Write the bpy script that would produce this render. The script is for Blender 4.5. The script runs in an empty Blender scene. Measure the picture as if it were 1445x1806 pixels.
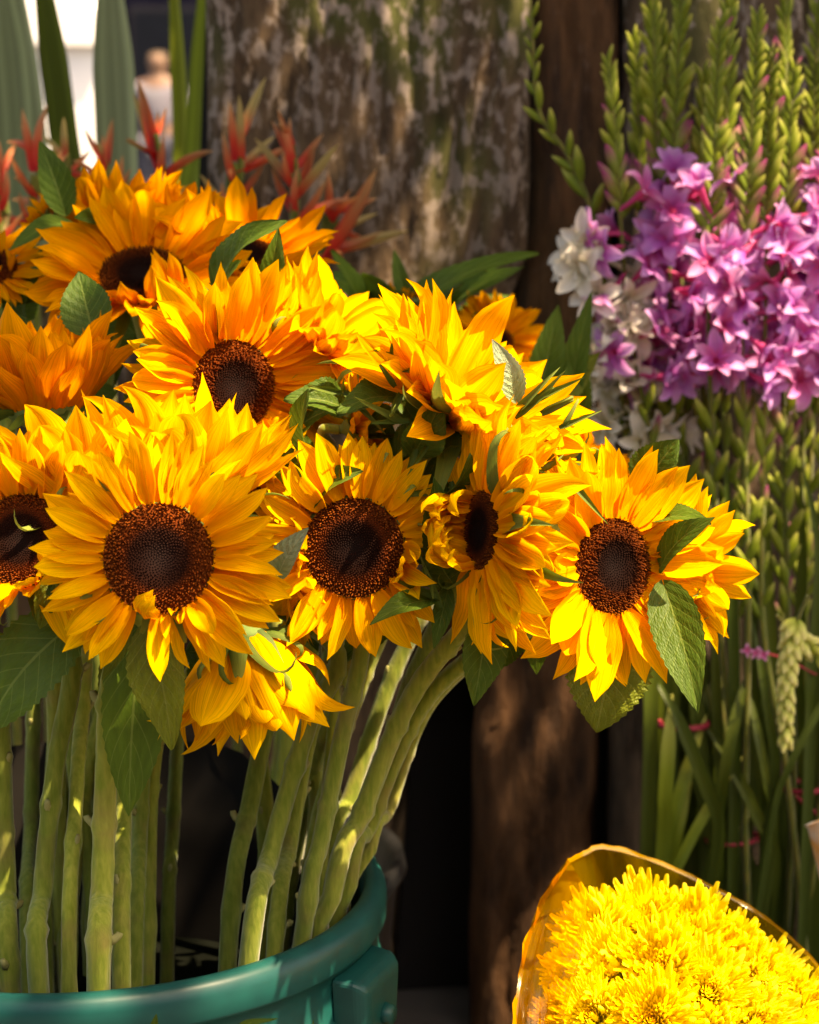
import bpy, math, random
from mathutils import Vector, Matrix, noise

SC = bpy.context.scene
COL = SC.collection
R = math.radians

# ------------------------------------------------------------------ camera
F_PX, W_PX, H_PX = 3600.0, 1445.0, 1806.0
PITCH = R(10)
CAM = Vector((0, 0, .84))
c_f = Vector((0, math.cos(PITCH), -math.sin(PITCH)))
c_u = Vector((0, math.sin(PITCH), math.cos(PITCH)))
c_r = Vector((1, 0, 0))
cd = bpy.data.cameras.new('camera'); cam = bpy.data.objects.new('camera', cd); COL.objects.link(cam)
cam.location = CAM; cam.rotation_euler = (R(90) - PITCH, 0, 0)
cd.sensor_fit = 'VERTICAL'; cd.sensor_height = 24; cd.sensor_width = 24 * W_PX / H_PX
cd.lens = F_PX / H_PX * 24
cd.clip_start = .02; cd.clip_end = 400
cd.dof.use_dof = True; cd.dof.focus_distance = 1.09; cd.dof.aperture_fstop = 6.6
SC.camera = cam

# ------------------------------------------------------------------ light
TO_SUN = Vector((.42, -.22, .88)).normalized()
SUN_EL = math.asin(TO_SUN.z)
w = bpy.data.worlds.new('World'); SC.world = w; w.use_nodes = True
nt = w.node_tree; nt.nodes.clear()
sky = nt.nodes.new('ShaderNodeTexSky'); sky.sky_type = 'NISHITA'; sky.sun_disc = False
sky.sun_elevation = SUN_EL; sky.sun_rotation = math.atan2(TO_SUN.x, TO_SUN.y)
sky.dust_density = 3.0; sky.ozone_density = .6
bg = nt.nodes.new('ShaderNodeBackground'); bg.inputs[1].default_value = .13
ow = nt.nodes.new('ShaderNodeOutputWorld')
nt.links.new(sky.outputs[0], bg.inputs[0]); nt.links.new(bg.outputs[0], ow.inputs[0])
sl = bpy.data.lights.new('sun', 'SUN'); so = bpy.data.objects.new('sun', sl); COL.objects.link(so)
sl.energy = 4.8; sl.angle = R(.5); sl.color = (1, .90, .74)
so.rotation_euler = TO_SUN.to_track_quat('Z', 'Y').to_euler(); so.location = TO_SUN * 6
vs = SC.view_settings
vs.view_transform = 'Standard'; vs.look = 'None'; vs.gamma = 1; vs.use_curve_mapping = False
vs.exposure = 1.88
try:
    vs.use_white_balance = True; vs.white_balance_temperature = 9200; vs.white_balance_tint = 14
except Exception:
    pass
SC.cycles.max_bounces = 8; SC.cycles.transparent_max_bounces = 12
SC.cycles.use_denoising = True
SC.cycles.sample_clamp_indirect = 6


def Q(px, py, Y):
    d = c_f + c_r * ((px - W_PX / 2) / F_PX) + c_u * ((H_PX / 2 - py) / F_PX)
    return CAM + d * (Y / d.y)


def mpp(p):
    return (p - CAM).dot(c_f) / F_PX


def cv(x, u, t):
    """direction given as right, up, towards the camera"""
    return (c_r * x + c_u * u - c_f * t).normalized()


# ------------------------------------------------------------------ object helpers
def tag(o, label=None, cat=None, group=None, kind=None):
    if label: o['label'] = label
    if cat: o['category'] = cat
    if group: o['group'] = group
    if kind: o['kind'] = kind
    return o


def empty(name, loc, label, cat, group=None):
    o = bpy.data.objects.new(name, None); COL.objects.link(o); o.location = loc
    o.empty_display_size = .02
    return tag(o, label, cat, group)


def mesh(name, verts, faces, mat=None, smooth=True, uvs=None, attr=None):
    me = bpy.data.meshes.new(name)
    me.from_pydata([tuple(v) for v in verts], [], faces)
    if uvs is not None:
        uv = me.uv_layers.new(name='UVMap')
        flat = []
        for f in faces:
            for i in f: flat += uvs[i]
        uv.data.foreach_set('uv', flat)
    if attr is not None:
        a = me.attributes.new('tip', 'FLOAT', 'POINT'); a.data.foreach_set('value', attr)
    me.polygons.foreach_set('use_smooth', [smooth] * len(me.polygons))
    if mat: me.materials.append(mat)
    me.update()
    return me


def obj(name, me, parent=None, M=None, kind=None, label=None, origin=None):
    """M is the world matrix; parents only ever translate"""
    o = bpy.data.objects.new(name, me); COL.objects.link(o)
    if M is None: M = Matrix.Identity(4)
    if parent is not None:
        o.parent = parent
        off = Vector((0, 0, 0)); p = parent
        W = Matrix.Identity(4); chain = []
        while p is not None: chain.append(p); p = p.parent
        for q in reversed(chain): W = W @ q.matrix_basis
        o.matrix_basis = W.inverted() @ M
    else:
        o.matrix_basis = M
    if kind: o['kind'] = kind
    if label: o['label'] = label
    return o


def T(v): return Matrix.Translation(v)


def frame(loc, X, Y, Z, sx=1, sy=1, sz=1):
    return Matrix(((X.x * sx, Y.x * sy, Z.x * sz, loc.x), (X.y * sx, Y.y * sy, Z.y * sz, loc.y),
                   (X.z * sx, Y.z * sy, Z.z * sz, loc.z), (0, 0, 0, 1)))


def catmull(P, n):
    P = [Vector(p) for p in P]
    P = [P[0] * 2 - P[1]] + P + [P[-1] * 2 - P[-2]]
    out = []
    for i in range(1, len(P) - 2):
        a, b, c, d = P[i - 1:i + 3]
        for k in range(n):
            t = k / n
            out.append(.5 * ((2 * b) + (c - a) * t + (2 * a - 5 * b + 4 * c - d) * t * t + (3 * b - a - 3 * c + d) * t ** 3))
    out.append(P[-2])
    return out


def tube(path, radii, sides=8, cap=True, flat=1.0):
    V = []; Fc = []
    n = len(path)
    up = Vector((.13, 1, .07)).normalized()
    for i, p in enumerate(path):
        t = (path[min(i + 1, n - 1)] - path[max(i - 1, 0)]).normalized()
        x = up.cross(t).normalized(); y = t.cross(x)
        r = radii[i] if isinstance(radii, (list, tuple)) else radii
        for k in range(sides):
            a = 2 * math.pi * k / sides
            q_ = r * (1 + (.05 * math.sin(a * 3 + i * .12) + .03 * math.sin(a * 5 - i * .3) if sides >= 12 else 0))
            V.append(p + x * (math.cos(a) * q_) + y * (math.sin(a) * q_ * flat))
    for i in range(n - 1):
        for k in range(sides):
            a = i * sides + k; b = i * sides + (k + 1) % sides
            Fc.append((a, b, b + sides, a + sides))
    if cap:
        Fc.append(tuple(range(sides))[::-1]); Fc.append(tuple((n - 1) * sides + k for k in range(sides)))
    return V, Fc


def box(x0, x1, y0, y1, z0, z1, V=None, Fc=None):
    V = [] if V is None else V; Fc = [] if Fc is None else Fc
    b = len(V)
    V += [Vector(p) for p in ((x0, y0, z0), (x1, y0, z0), (x1, y1, z0), (x0, y1, z0), (x0, y0, z1), (x1, y0, z1), (x1, y1, z1), (x0, y1, z1))]
    Fc += [tuple(b + i for i in f) for f in ((0, 3, 2, 1), (4, 5, 6, 7), (0, 1, 5, 4), (1, 2, 6, 5), (2, 3, 7, 6), (3, 0, 4, 7))]
    return V, Fc


# ------------------------------------------------------------------ materials
def nodes(name):
    m = bpy.data.materials.new(name); m.use_nodes = True
    t = m.node_tree; t.nodes.clear()
    out = t.nodes.new('ShaderNodeOutputMaterial')
    return m, t, out


def N(t, typ, **kw):
    n = t.nodes.new(typ)
    for k, v in kw.items():
        if k.startswith('i_'):
            n.inputs[int(k[2:]) if k[2:].isdigit() else k[2:].replace('_', ' ')].default_value = v
        else: setattr(n, k, v)
    return n


def ramp(t, stops):
    n = t.nodes.new('ShaderNodeValToRGB'); e = n.color_ramp.elements
    while len(e) < len(stops): e.new(.5)
    for i, (p, c) in enumerate(stops):
        e[i].position = p; e[i].color = (*c, 1) if len(c) == 3 else c
    return n


def mixc(t, fac, a, b, mode='MIX'):
    n = t.nodes.new('ShaderNodeMix'); n.data_type = 'RGBA'; n.blend_type = mode
    for s, v in ((n.inputs[0], fac), (n.inputs[6], a), (n.inputs[7], b)):
        if isinstance(v, bpy.types.NodeSocket): t.links.new(v, s)
        elif isinstance(v, (int, float)): s.default_value = v
        else: s.default_value = (*v, 1)
    return n.outputs[2]


def math_(t, op, a, b=0.0, c=None):
    n = t.nodes.new('ShaderNodeMath'); n.operation = op
    for i, v in enumerate((a, b, c)):
        if v is None: continue
        if isinstance(v, bpy.types.NodeSocket): t.links.new(v, n.inputs[i])
        else: n.inputs[i].default_value = v
    return n.outputs[0]


def leafy(name, c0, c1, cbase, trans=.35, rough=.5, streak=(26, 2.2), spec=.25, tip=None, bump=.25, veins=False, dist=.0006, con=(.72,1.08)):
    """thin translucent plant skin; UV.x across, UV.y along"""
    m, t, out = nodes(name)
    tc = N(t, 'ShaderNodeTexCoord')
    mp = N(t, 'ShaderNodeMapping'); mp.inputs['Scale'].default_value = (streak[0], streak[1], 1)
    t.links.new(tc.outputs['UV'], mp.inputs[0])
    oi = N(t, 'ShaderNodeObjectInfo')
    ofs = t.nodes.new('ShaderNodeVectorMath'); ofs.operation = 'ADD'
    t.links.new(mp.outputs[0], ofs.inputs[0]); t.links.new(oi.outputs['Location'], ofs.inputs[1])
    no = N(t, 'ShaderNodeTexNoise', i_Scale=1.0, i_Detail=3.0); t.links.new(ofs.outputs[0], no.inputs['Vector'])
    sep = N(t, 'ShaderNodeSeparateXYZ'); t.links.new(tc.outputs['UV'], sep.inputs[0])
    col = mixc(t, oi.outputs['Random'], c0, c1)
    st = ramp(t, [(.35, (con[0],)*3), (.65, (con[1],)*3)]); t.links.new(no.outputs[0], st.inputs[0])
    col = mixc(t, .55, col, st.outputs[0], 'MULTIPLY')
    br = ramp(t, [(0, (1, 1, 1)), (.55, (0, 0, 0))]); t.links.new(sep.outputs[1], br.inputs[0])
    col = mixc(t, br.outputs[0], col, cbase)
    if tip:
        tr = ramp(t, [(tip[1], (0, 0, 0)), (tip[2], (1, 1, 1))]); t.links.new(sep.outputs[1], tr.inputs[0])
        col = mixc(t, tr.outputs[0], col, tip[0])
    hgt = no.outputs[0]
    if veins:
        ax = math_(t, 'ABSOLUTE', math_(t, 'SUBTRACT', sep.outputs[0], .5))
        mid = math_(t, 'LESS_THAN', ax, .018)
        vv = math_(t, 'FRACT', math_(t, 'MULTIPLY', math_(t, 'SUBTRACT', sep.outputs[1], math_(t, 'MULTIPLY', ax, .62)), 7.0))
        sv = math_(t, 'LESS_THAN', vv, .07)
        vein = math_(t, 'MAXIMUM', mid, math_(t, 'MULTIPLY', sv, .75))
        col = mixc(t, math_(t, 'MULTIPLY', vein, .55), col, veins)
        vo = N(t, 'ShaderNodeTexVoronoi', i_Scale=34.0); t.links.new(tc.outputs['UV'], vo.inputs['Vector'])
        quilt = math_(t, 'ABSOLUTE', math_(t, 'SUBTRACT', vv, .55))
        hgt = math_(t, 'SUBTRACT', math_(t, 'ADD', math_(t, 'MULTIPLY', vo.outputs[0], .4), no.outputs[0]), math_(t, 'MULTIPLY', quilt, .9))
    bp = N(t, 'ShaderNodeBump', i_Strength=bump, i_Distance=dist); t.links.new(hgt, bp.inputs['Height'])
    p = N(t, 'ShaderNodeBsdfPrincipled'); p.inputs['Roughness'].default_value = rough
    p.inputs['Specular IOR Level'].default_value = spec
    t.links.new(col, p.inputs[0]); t.links.new(bp.outputs[0], p.inputs['Normal'])
    tl = N(t, 'ShaderNodeBsdfTranslucent'); t.links.new(col, tl.inputs[0]); t.links.new(bp.outputs[0], tl.inputs['Normal'])
    mx = N(t, 'ShaderNodeMixShader', i_0=trans)
    t.links.new(p.outputs[0], mx.inputs[1]); t.links.new(tl.outputs[0], mx.inputs[2]); t.links.new(mx.outputs[0], out.inputs[0])
    return m


def simple(name, c, rough=.6, c2=None, scale=20, detail=6, bump=.3, dist=.002, spec=.4, stretch=(1, 1, 1), coord='Object', metallic=0):
    m, t, out = nodes(name)
    p = N(t, 'ShaderNodeBsdfPrincipled'); p.inputs['Roughness'].default_value = rough
    p.inputs['Specular IOR Level'].default_value = spec; p.inputs['Metallic'].default_value = metallic
    tc = N(t, 'ShaderNodeTexCoord'); mp = N(t, 'ShaderNodeMapping'); mp.inputs['Scale'].default_value = stretch
    t.links.new(tc.outputs[coord], mp.inputs[0])
    no = N(t, 'ShaderNodeTexNoise', i_Scale=float(scale), i_Detail=float(detail)); t.links.new(mp.outputs[0], no.inputs['Vector'])
    rp = ramp(t, [(.35, c), (.68, c2 or tuple(v * .6 for v in c))]); t.links.new(no.outputs[0], rp.inputs[0])
    t.links.new(rp.outputs[0], p.inputs[0])
    if bump:
        bp = N(t, 'ShaderNodeBump', i_Strength=bump, i_Distance=dist); t.links.new(no.outputs[0], bp.inputs['Height'])
        t.links.new(bp.outputs[0], p.inputs['Normal'])
    t.links.new(p.outputs[0], out.inputs[0])
    return m


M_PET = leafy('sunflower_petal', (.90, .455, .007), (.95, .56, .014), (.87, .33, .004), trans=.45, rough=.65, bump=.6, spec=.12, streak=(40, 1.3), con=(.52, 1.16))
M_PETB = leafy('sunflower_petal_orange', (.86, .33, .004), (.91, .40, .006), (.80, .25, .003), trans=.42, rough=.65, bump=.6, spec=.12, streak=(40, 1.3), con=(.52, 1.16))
M_SEP = leafy('sepal', (.11, .16, .015), (.22, .27, .05), (.05, .09, .012), trans=.25, rough=.6, bump=.6)
M_LEAF = leafy('sunflower_leaf', (.05, .10, .010), (.08, .14, .013), (.055, .10, .012), trans=.3, rough=.5, streak=(9, 6), bump=.5, veins=(.18, .24, .05), dist=.0014, spec=.18)
M_LEAFY = leafy('sunflower_leaf_yellowing', (.16, .20, .018), (.2, .24, .02), (.12, .16, .02), trans=.35, rough=.45, streak=(9, 6), bump=.8, veins=(.30, .34, .07), dist=.0022)
M_LEAFP = leafy('leaf_underside', (.30, .42, .25), (.34, .45, .28), (.22, .34, .15), trans=.25, rough=.7, streak=(9, 6), bump=.9, veins=(.42, .52, .34), dist=.0025)
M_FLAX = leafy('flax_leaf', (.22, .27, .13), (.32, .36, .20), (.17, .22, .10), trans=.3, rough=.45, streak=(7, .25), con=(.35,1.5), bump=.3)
M_FLAXY = leafy('striped_leaf', (.22, .30, .03), (.28, .30, .03), (.12, .18, .02), trans=.3, rough=.4, streak=(7, .25), con=(.35,1.5), bump=.3)
M_BLADE = leafy('blade_leaf', (.045, .075, .008), (.09, .12, .012), (.035, .06, .008), trans=.3, rough=.45, streak=(7, .3), con=(.4,1.4), bump=.3)
M_BUD = leafy('spike_bud', (.15, .21, .015), (.22, .27, .02), (.10, .15, .015), trans=.25, rough=.5, tip=((.42, .42, .09), .6, 1.0))
M_BUDP = leafy('spike_bud_flushed', (.20, .26, .05), (.26, .30, .05), (.16, .22, .03), trans=.25, rough=.5, tip=((.30, .05, .14), .35, .9))
M_PINK = leafy('purple_petal', (.60, .22, .68), (.70, .30, .70), (.50, .06, .38), trans=.42, rough=.5, tip=((.72, .42, .78), .45, 1.0), bump=.4)
M_PINK2 = leafy('rose_petal', (.68, .18, .54), (.72, .24, .50), (.62, .07, .24), trans=.42, rough=.5, tip=((.78, .42, .70), .5, 1.0), bump=.4)
M_WHITE = leafy('white_petal', (.80, .76, .66), (.84, .80, .72), (.66, .62, .42), trans=.35, rough=.5, bump=.35)
M_HELI = leafy('red_bract', (.68, .06, .03), (.74, .12, .045), (.62, .02, .035), trans=.35, rough=.45, tip=((.48, .27, .12), .35, .95), spec=.4)
M_HELIO = leafy('olive_bract', (.60, .14, .05), (.55, .22, .08), (.60, .04, .04), trans=.35, rough=.4, tip=((.46, .36, .14), .2, .6), spec=.4)
M_MUM = leafy('chrysanthemum_petal', (.95, .74, .045), (.96, .84, .09), (.92, .60, .010), trans=.5, rough=.5, spec=.2, con=(.85, 1.05), streak=(8, 2), bump=.3)
M_PALEBUD = leafy('pale_bud', (.70, .72, .18), (.80, .80, .26), (.34, .42, .05), trans=.4, rough=.5, tip=((.88, .82, .40), .5, 1.0))


def stem_mat(name, a, b):
    m = simple(name, a, .75, b, scale=340, detail=6, bump=.9, dist=.0009, spec=.15, stretch=(1, 1, .22))
    t = m.node_tree; pr = next(n for n in t.nodes if n.type == 'BSDF_PRINCIPLED')
    col = pr.inputs[0].links[0].from_socket
    tc = N(t, 'ShaderNodeTexCoord'); oi = N(t, 'ShaderNodeObjectInfo')
    n2 = N(t, 'ShaderNodeTexNoise', i_Scale=38.0, i_Detail=4.0); t.links.new(tc.outputs['Object'], n2.inputs['Vector'])
    f = ramp(t, [(.52, (0, 0, 0)), (.70, (1, 1, 1))]); t.links.new(n2.outputs[0], f.inputs[0])
    col = mixc(t, math_(t, 'MULTIPLY', f.outputs[0], .6), col, (.17, .13, .035))
    vr = ramp(t, [(0, (.65, .72, .6)), (1, (1.2, 1.15, 1.1))]); t.links.new(oi.outputs['Random'], vr.inputs[0])
    col = mixc(t, 1.0, col, vr.outputs[0], 'MULTIPLY')
    t.links.new(col, pr.inputs[0])
    pr.inputs['Sheen Weight'].default_value = .25; pr.inputs['Sheen Roughness'].default_value = .5
    return m


M_STEM = stem_mat('sunflower_stem', (.13, .17, .014), (.22, .24, .035))
M_STEMD = stem_mat('slim_stem', (.07, .10, .012), (.14, .13, .02))
M_SCAR = simple('leaf_scar', (.26, .25, .07), .7, (.18, .17, .06), scale=300)
M_CALYX = simple('calyx', (.07, .13, .025), .7, (.12, .18, .04), scale=220)
M_TEAL = simple('teal_plastic', (.0005, .058, .050), .40, (.0005, .044, .040), scale=60, bump=.06, dist=.0006, spec=.28)
M_BLACKP = simple('black_plastic', (.012, .012, .012), .4, bump=.05)
M_BAND = simple('red_rubber', (.30, .012, .035), .6, (.22, .010, .025), bump=.1)
M_GROUND = simple('paving', (.11, .10, .09), .85, (.06, .055, .05), scale=6, detail=10, bump=.4, dist=.004)
M_WATER = simple('dark_bucket_water', (.006, .007, .005), .9, bump=0, spec=0.0)

# disc florets
mD, t, out = nodes('disc_florets')
tc = N(t, 'ShaderNodeTexCoord'); ln = N(t, 'ShaderNodeVectorMath'); ln.operation = 'LENGTH'
t.links.new(tc.outputs['Object'], ln.inputs[0])
rp = ramp(t, [(0, (.014, .008, .007)), (.28, (.010, .004, .003)), (.54, (.014, .004, .002)), (.68, (.07, .014, .003)), (1, (.12, .028, .005))])
t.links.new(ln.outputs['Value'], rp.inputs[0])
at = N(t, 'ShaderNodeAttribute'); at.attribute_name = 'tip'
tipc = ramp(t, [(.25, (.016, .009, .007)), (.55, (.035, .011, .005)), (.75, (.20, .045, .008)), (1, (.30, .08, .010))])
t.links.new(ln.outputs['Value'], tipc.inputs[0])
c = mixc(t, at.outputs['Fac'], rp.outputs[0], tipc.outputs[0])
oi = N(t, 'ShaderNodeObjectInfo'); vr = ramp(t, [(0, (.7, .7, .7)), (1, (1.35, 1.25, 1.2))]); t.links.new(oi.outputs['Random'], vr.inputs[0])
c = mixc(t, 1.0, c, vr.outputs[0], 'MULTIPLY')
p = N(t, 'ShaderNodeBsdfPrincipled'); p.inputs['Roughness'].default_value = .95; p.inputs['Specular IOR Level'].default_value = .06
t.links.new(c, p.inputs[0]); t.links.new(p.outputs[0], out.inputs[0])
M_DISC = mD

# wood with lichen
def wood(name, base, base2, lichen, green, seed):
    m, t, out = nodes(name)
    tc = N(t, 'ShaderNodeTexCoord')
    mp = N(t, 'ShaderNodeMapping'); mp.inputs['Scale'].default_value = (1, 1, .16); mp.inputs['Location'].default_value = (seed, 0, seed * 2)
    t.links.new(tc.outputs['Object'], mp.inputs[0])
    n1 = N(t, 'ShaderNodeTexNoise', i_Scale=55.0, i_Detail=8.0, i_Roughness=.65); t.links.new(mp.outputs[0], n1.inputs['Vector'])
    cr = ramp(t, [(.32, base2), (.5, base), (.72, tuple(min(1, v * 1.9) for v in base))]); t.links.new(n1.outputs[0], cr.inputs[0])
    col = cr.outputs[0]
    mp2 = N(t, 'ShaderNodeMapping'); mp2.inputs['Scale'].default_value = (1, 1, .55); mp2.inputs['Location'].default_value = (seed * 3, 0, 1)
    t.links.new(tc.outputs['Object'], mp2.inputs[0])
    sep = N(t, 'ShaderNodeSeparateXYZ'); t.links.new(tc.outputs['Object'], sep.inputs[0])
    n4 = N(t, 'ShaderNodeTexNoise', i_Scale=9.0, i_Detail=3.0); t.links.new(mp2.outputs[0], n4.inputs['Vector'])
    # lichen grows on the upper boards only
    hi = N(t, 'ShaderNodeMapRange'); hi.inputs[1].default_value = .45; hi.inputs[2].default_value = .95
    t.links.new(math_(t, 'ADD', sep.outputs[2], math_(t, 'MULTIPLY', math_(t, 'SUBTRACT', n4.outputs[0], .5), .5)), hi.inputs[0])
    n2 = N(t, 'ShaderNodeTexNoise', i_Scale=95.0, i_Detail=5.0, i_Roughness=.6); t.links.new(mp2.outputs[0], n2.inputs['Vector'])
    gfac = ramp(t, [(.47, (0, 0, 0)), (.58, (1, 1, 1))]); t.links.new(n4.outputs[0], gfac.inputs[0])
    col = mixc(t, math_(t, 'MULTIPLY', math_(t, 'MULTIPLY', gfac.outputs[0], hi.outputs[0]), green), col, (.065, .075, .018))
    lf = N(t, 'ShaderNodeMapRange'); lf.inputs[1].default_value = .60 - .10 * lichen; lf.inputs[2].default_value = .68 - .08 * lichen
    t.links.new(n2.outputs[0], lf.inputs[0])
    col = mixc(t, math_(t, 'MULTIPLY', math_(t, 'MULTIPLY', lf.outputs[0], hi.outputs[0]), min(1, lichen)), col, (.26, .21, .18))
    bp = N(t, 'ShaderNodeBump', i_Strength=.9, i_Distance=.006)
    t.links.new(math_(t, 'ADD', n1.outputs[0], math_(t, 'MULTIPLY', n2.outputs[0], .5)), bp.inputs['Height'])
    p = N(t, 'ShaderNodeBsdfPrincipled'); p.inputs['Roughness'].default_value = .85; p.inputs['Specular IOR Level'].default_value = .2
    t.links.new(col, p.inputs[0]); t.links.new(bp.outputs[0], p.inputs['Normal']); t.links.new(p.outputs[0], out.inputs[0])
    return m


# ------------------------------------------------------------------ ground
V = []; Fc = []
n = 40
for i in range(n + 1):
    for j in range(n + 1):
        V.append(((i / n - .5) * 160, -40 + j / n * 160, 0))
for i in range(n):
    for j in range(n):
        a = i * (n + 1) + j; Fc.append((a, a + n + 1, a + n + 2, a + 1))
g = obj('ground', mesh('ground', V, Fc, M_GROUND)); g['kind'] = 'structure'

# ------------------------------------------------------------------ rough plank fence behind the flowers
WALL_Y = 1.83
def plank_mesh(x0t, x1t, ztop, y, seed, amp, mat, x0b=None, x1b=None):
    x0, x1 = x0t, x1t
    x0b = x0t if x0b is None else x0b; x1b = x1t if x1b is None else x1b
    nx = max(8, int((x1 - x0) / .005)); nz = int(ztop / .012)
    V = []; Fc = []; uv = []
    for j in range(nz + 1):
        z = ztop * j / nz
        k_ = max(0, min(1, (z - .30) / .45)); x0 = x0b + (x0t - x0b) * k_; x1 = x1b + (x1t - x1b) * k_
        for i in range(nx + 1):
            u = i / nx
            e0 = noise.noise(Vector((seed, z * 9, 0))) * .006; e1 = noise.noise(Vector((seed + 5, z * 9, 3))) * .006
            x = x0 + e0 + (x1 - x0 + e1 - e0) * u
            nn = noise.fractal(Vector((x * 42 + seed, z * 5.5, seed)), .9, 2.1, 5)
            amp_ = amp * (1.25 if x1 - x0 > .2 else 1)
            rd = 1 - abs(noise.noise(Vector((x * 60 + noise.noise(Vector((x * 9, z * 9, 1))) * 2.2, z * 7, seed * 2)))) * 2
            edge = min(u, 1 - u) * (x1 - x0)
            rnd = -max(0, .016 - edge) ** 2 * 60
            V.append(Vector((x, y - amp * (.5 * nn + .6 * rd) - rnd * -1 * -1 + 0, z)))
            V[-1].y = y - amp_ * (.5 * nn + .6 * rd) - rnd
    b = len(V)
    for j in range(nz):
        for i in range(nx):
            a = j * (nx + 1) + i
            Fc.append((a, a + 1, a + nx + 2, a + nx + 1))
    # back and sides
    th = .035
    for j in (0, nz):
        V += [Vector((x0t if j else x0b, y + th, ztop * j / nz)), Vector((x1t if j else x1b, y + th, ztop * j / nz))]
    Fc.append((b + 1, b, b + 2, b + 3))
    left = [j * (nx + 1) for j in range(nz + 1)]; right = [j * (nx + 1) + nx for j in range(nz + 1)]
    Fc.append(tuple([b, b + 0][:1] + left + [b + 2]))
    Fc.append(tuple([b + 1, b + 3] + right[::-1]))
    Fc.append(tuple([nz * (nx + 1) + i for i in range(nx + 1)] + [b + 3, b + 2]))
    return mesh('plank', V, Fc, mat)


fence = empty('plank_fence', Vector((0, WALL_Y, 0)), 'fence of rough weathered upright boards with lichen behind all the flowers', 'fence')
wm = [wood('old_board_a', (.070, .042, .022), (.014, .008, .005), .45, .55, 1.3), wood('old_board_b', (.078, .050, .029), (.016, .010, .006), 1.0, .75, 4.1),
      wood('brown_board', (.060, .028, .012), (.018, .009, .005), .12, .1, 7.7), wood('grey_board', (.06, .04, .025), (.014, .009, .006), .8, .5, 9.2)]
def bx(px): return Q(px, 700, WALL_Y).x
planks = [(-1000, -560, 0, .70, .0), (-554, -230, 1, .68, .004), (-224, 90, 0, .71, 0.0), (96, 366, 3, .69, .006),
          (374, 926, 1, 1.75, -.006), (931, 1084, 2, 1.75, .008), (1090, 1268, 3, 1.75, 0),
          (1276, 1492, 1, 1.75, .006), (1500, 1790, 0, 1.75, 0), (1797, 2050, 2, 1.75, .004), (2057, 2400, 3, 1.75, 0)]
for i, (a, b, k, zt, dy) in enumerate(planks):
    o = obj('plank', plank_mesh(bx(a), bx(b), zt, WALL_Y + dy, i * 3.7 + 1, .011, wm[k], *({4: (bx(374), bx(688)), 5: (bx(838), bx(1065))}.get(i, ()))), fence)
    if k == 2: o['label'] = 'smoother brown board'
V, Fc = box(bx(-1000), bx(366), WALL_Y + .045, WALL_Y + .09, .45, .53)
obj('rail', mesh('rail', V, Fc, wm[2], False), fence)
V, Fc = box(bx(374), bx(2400), WALL_Y + .052, WALL_Y + .10, 1.2, 1.28)
obj('rail', mesh('rail', V, Fc, wm[2], False), fence)
V, Fc = box(bx(374), bx(2400), WALL_Y + .052, WALL_Y + .10, .35, .43)
obj('rail', mesh('rail', V, Fc, wm[2], False), fence)

M_BACKING = simple('dark_backing', (.008, .007, .006), .9, (.012, .010, .009), scale=4, bump=.1)  # black sheet added so the gaps between boards look deep in shade
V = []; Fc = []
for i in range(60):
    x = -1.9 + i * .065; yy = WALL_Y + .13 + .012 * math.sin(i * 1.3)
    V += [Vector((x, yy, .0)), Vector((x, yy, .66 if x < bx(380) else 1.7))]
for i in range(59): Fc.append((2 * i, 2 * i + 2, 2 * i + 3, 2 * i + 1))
tp_ = obj('added_backing', mesh('added_backing', V, Fc, M_BACKING)); tag(tp_, 'black sheet added behind the fence boards to darken the gaps', 'added_backing')

# ------------------------------------------------------------------ far things seen in the gap at upper left
M_CANVAS = simple('white_canvas', (.80, .78, .76), .8, (.72, .70, .70), scale=3, bump=.1)
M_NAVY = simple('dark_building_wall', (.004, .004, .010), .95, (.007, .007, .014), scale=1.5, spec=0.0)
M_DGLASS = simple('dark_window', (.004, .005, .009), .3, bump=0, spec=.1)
M_TRIM = simple('dark_trim', (.02, .02, .026), .9, spec=0.0)
ty = 11.0
tent = empty('market_tent', Q(60, 600, ty) * 1.0, 'white canvas market tent standing far behind, beyond the end of the fence', 'tent')
tent.location.z = 0
xr = Q(184, 70, ty).x; ze = Q(184, 70, ty).z; xl = xr - 2.6
V = []; Fc = []
nx_ = 14
for j in range(2):
    for i in range(nx_ + 1):
        x = xl + (xr - xl) * i / nx_
        V.append(Vector((x, ty + (.02 if j else 0) + .03 * math.sin(i * 1.9), .02))); V.append(Vector((x, ty + (.02 if j else 0), ze)))
for j in range(2):
    for i in range(nx_):
        a = j * 2 * (nx_ + 1) + 2 * i; Fc.append((a, a + 2, a + 3, a + 1))
obj('side_curtain', mesh('side_curtain', V, Fc, M_CANVAS, True), tent)
pk = Vector(((xl + xr) / 2, ty + .25, ze + 2.4))
V = [Vector((xl - .05, ty - .08, ze)), Vector((xr + .03, ty - .08, ze)), Vector((xr + .03, ty + .5, ze)), Vector((xl - .05, ty + .5, ze)), pk]
V += [v + Vector((0, 0, -.03)) for v in V]
Fc = [(0, 1, 4), (1, 2, 4), (2, 3, 4), (3, 0, 4), (6, 5, 9), (7, 6, 9), (8, 7, 9), (5, 8, 9), (0, 5, 6, 1), (1, 6, 7, 2), (2, 7, 8, 3), (3, 8, 5, 0)]
obj('canopy', mesh('canopy', V, Fc, M_CANVAS, False), tent)
for x, y in ((xl, ty + .05), (xr - .03, ty + .05), (xl, ty + .45), (xr - .03, ty + .45)):
    V, Fc = tube([Vector((x, y, 0)), Vector((x, y, ze - .01))], .02)
    obj('pole', mesh('pole', V, Fc, M_TRIM), tent)

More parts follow.
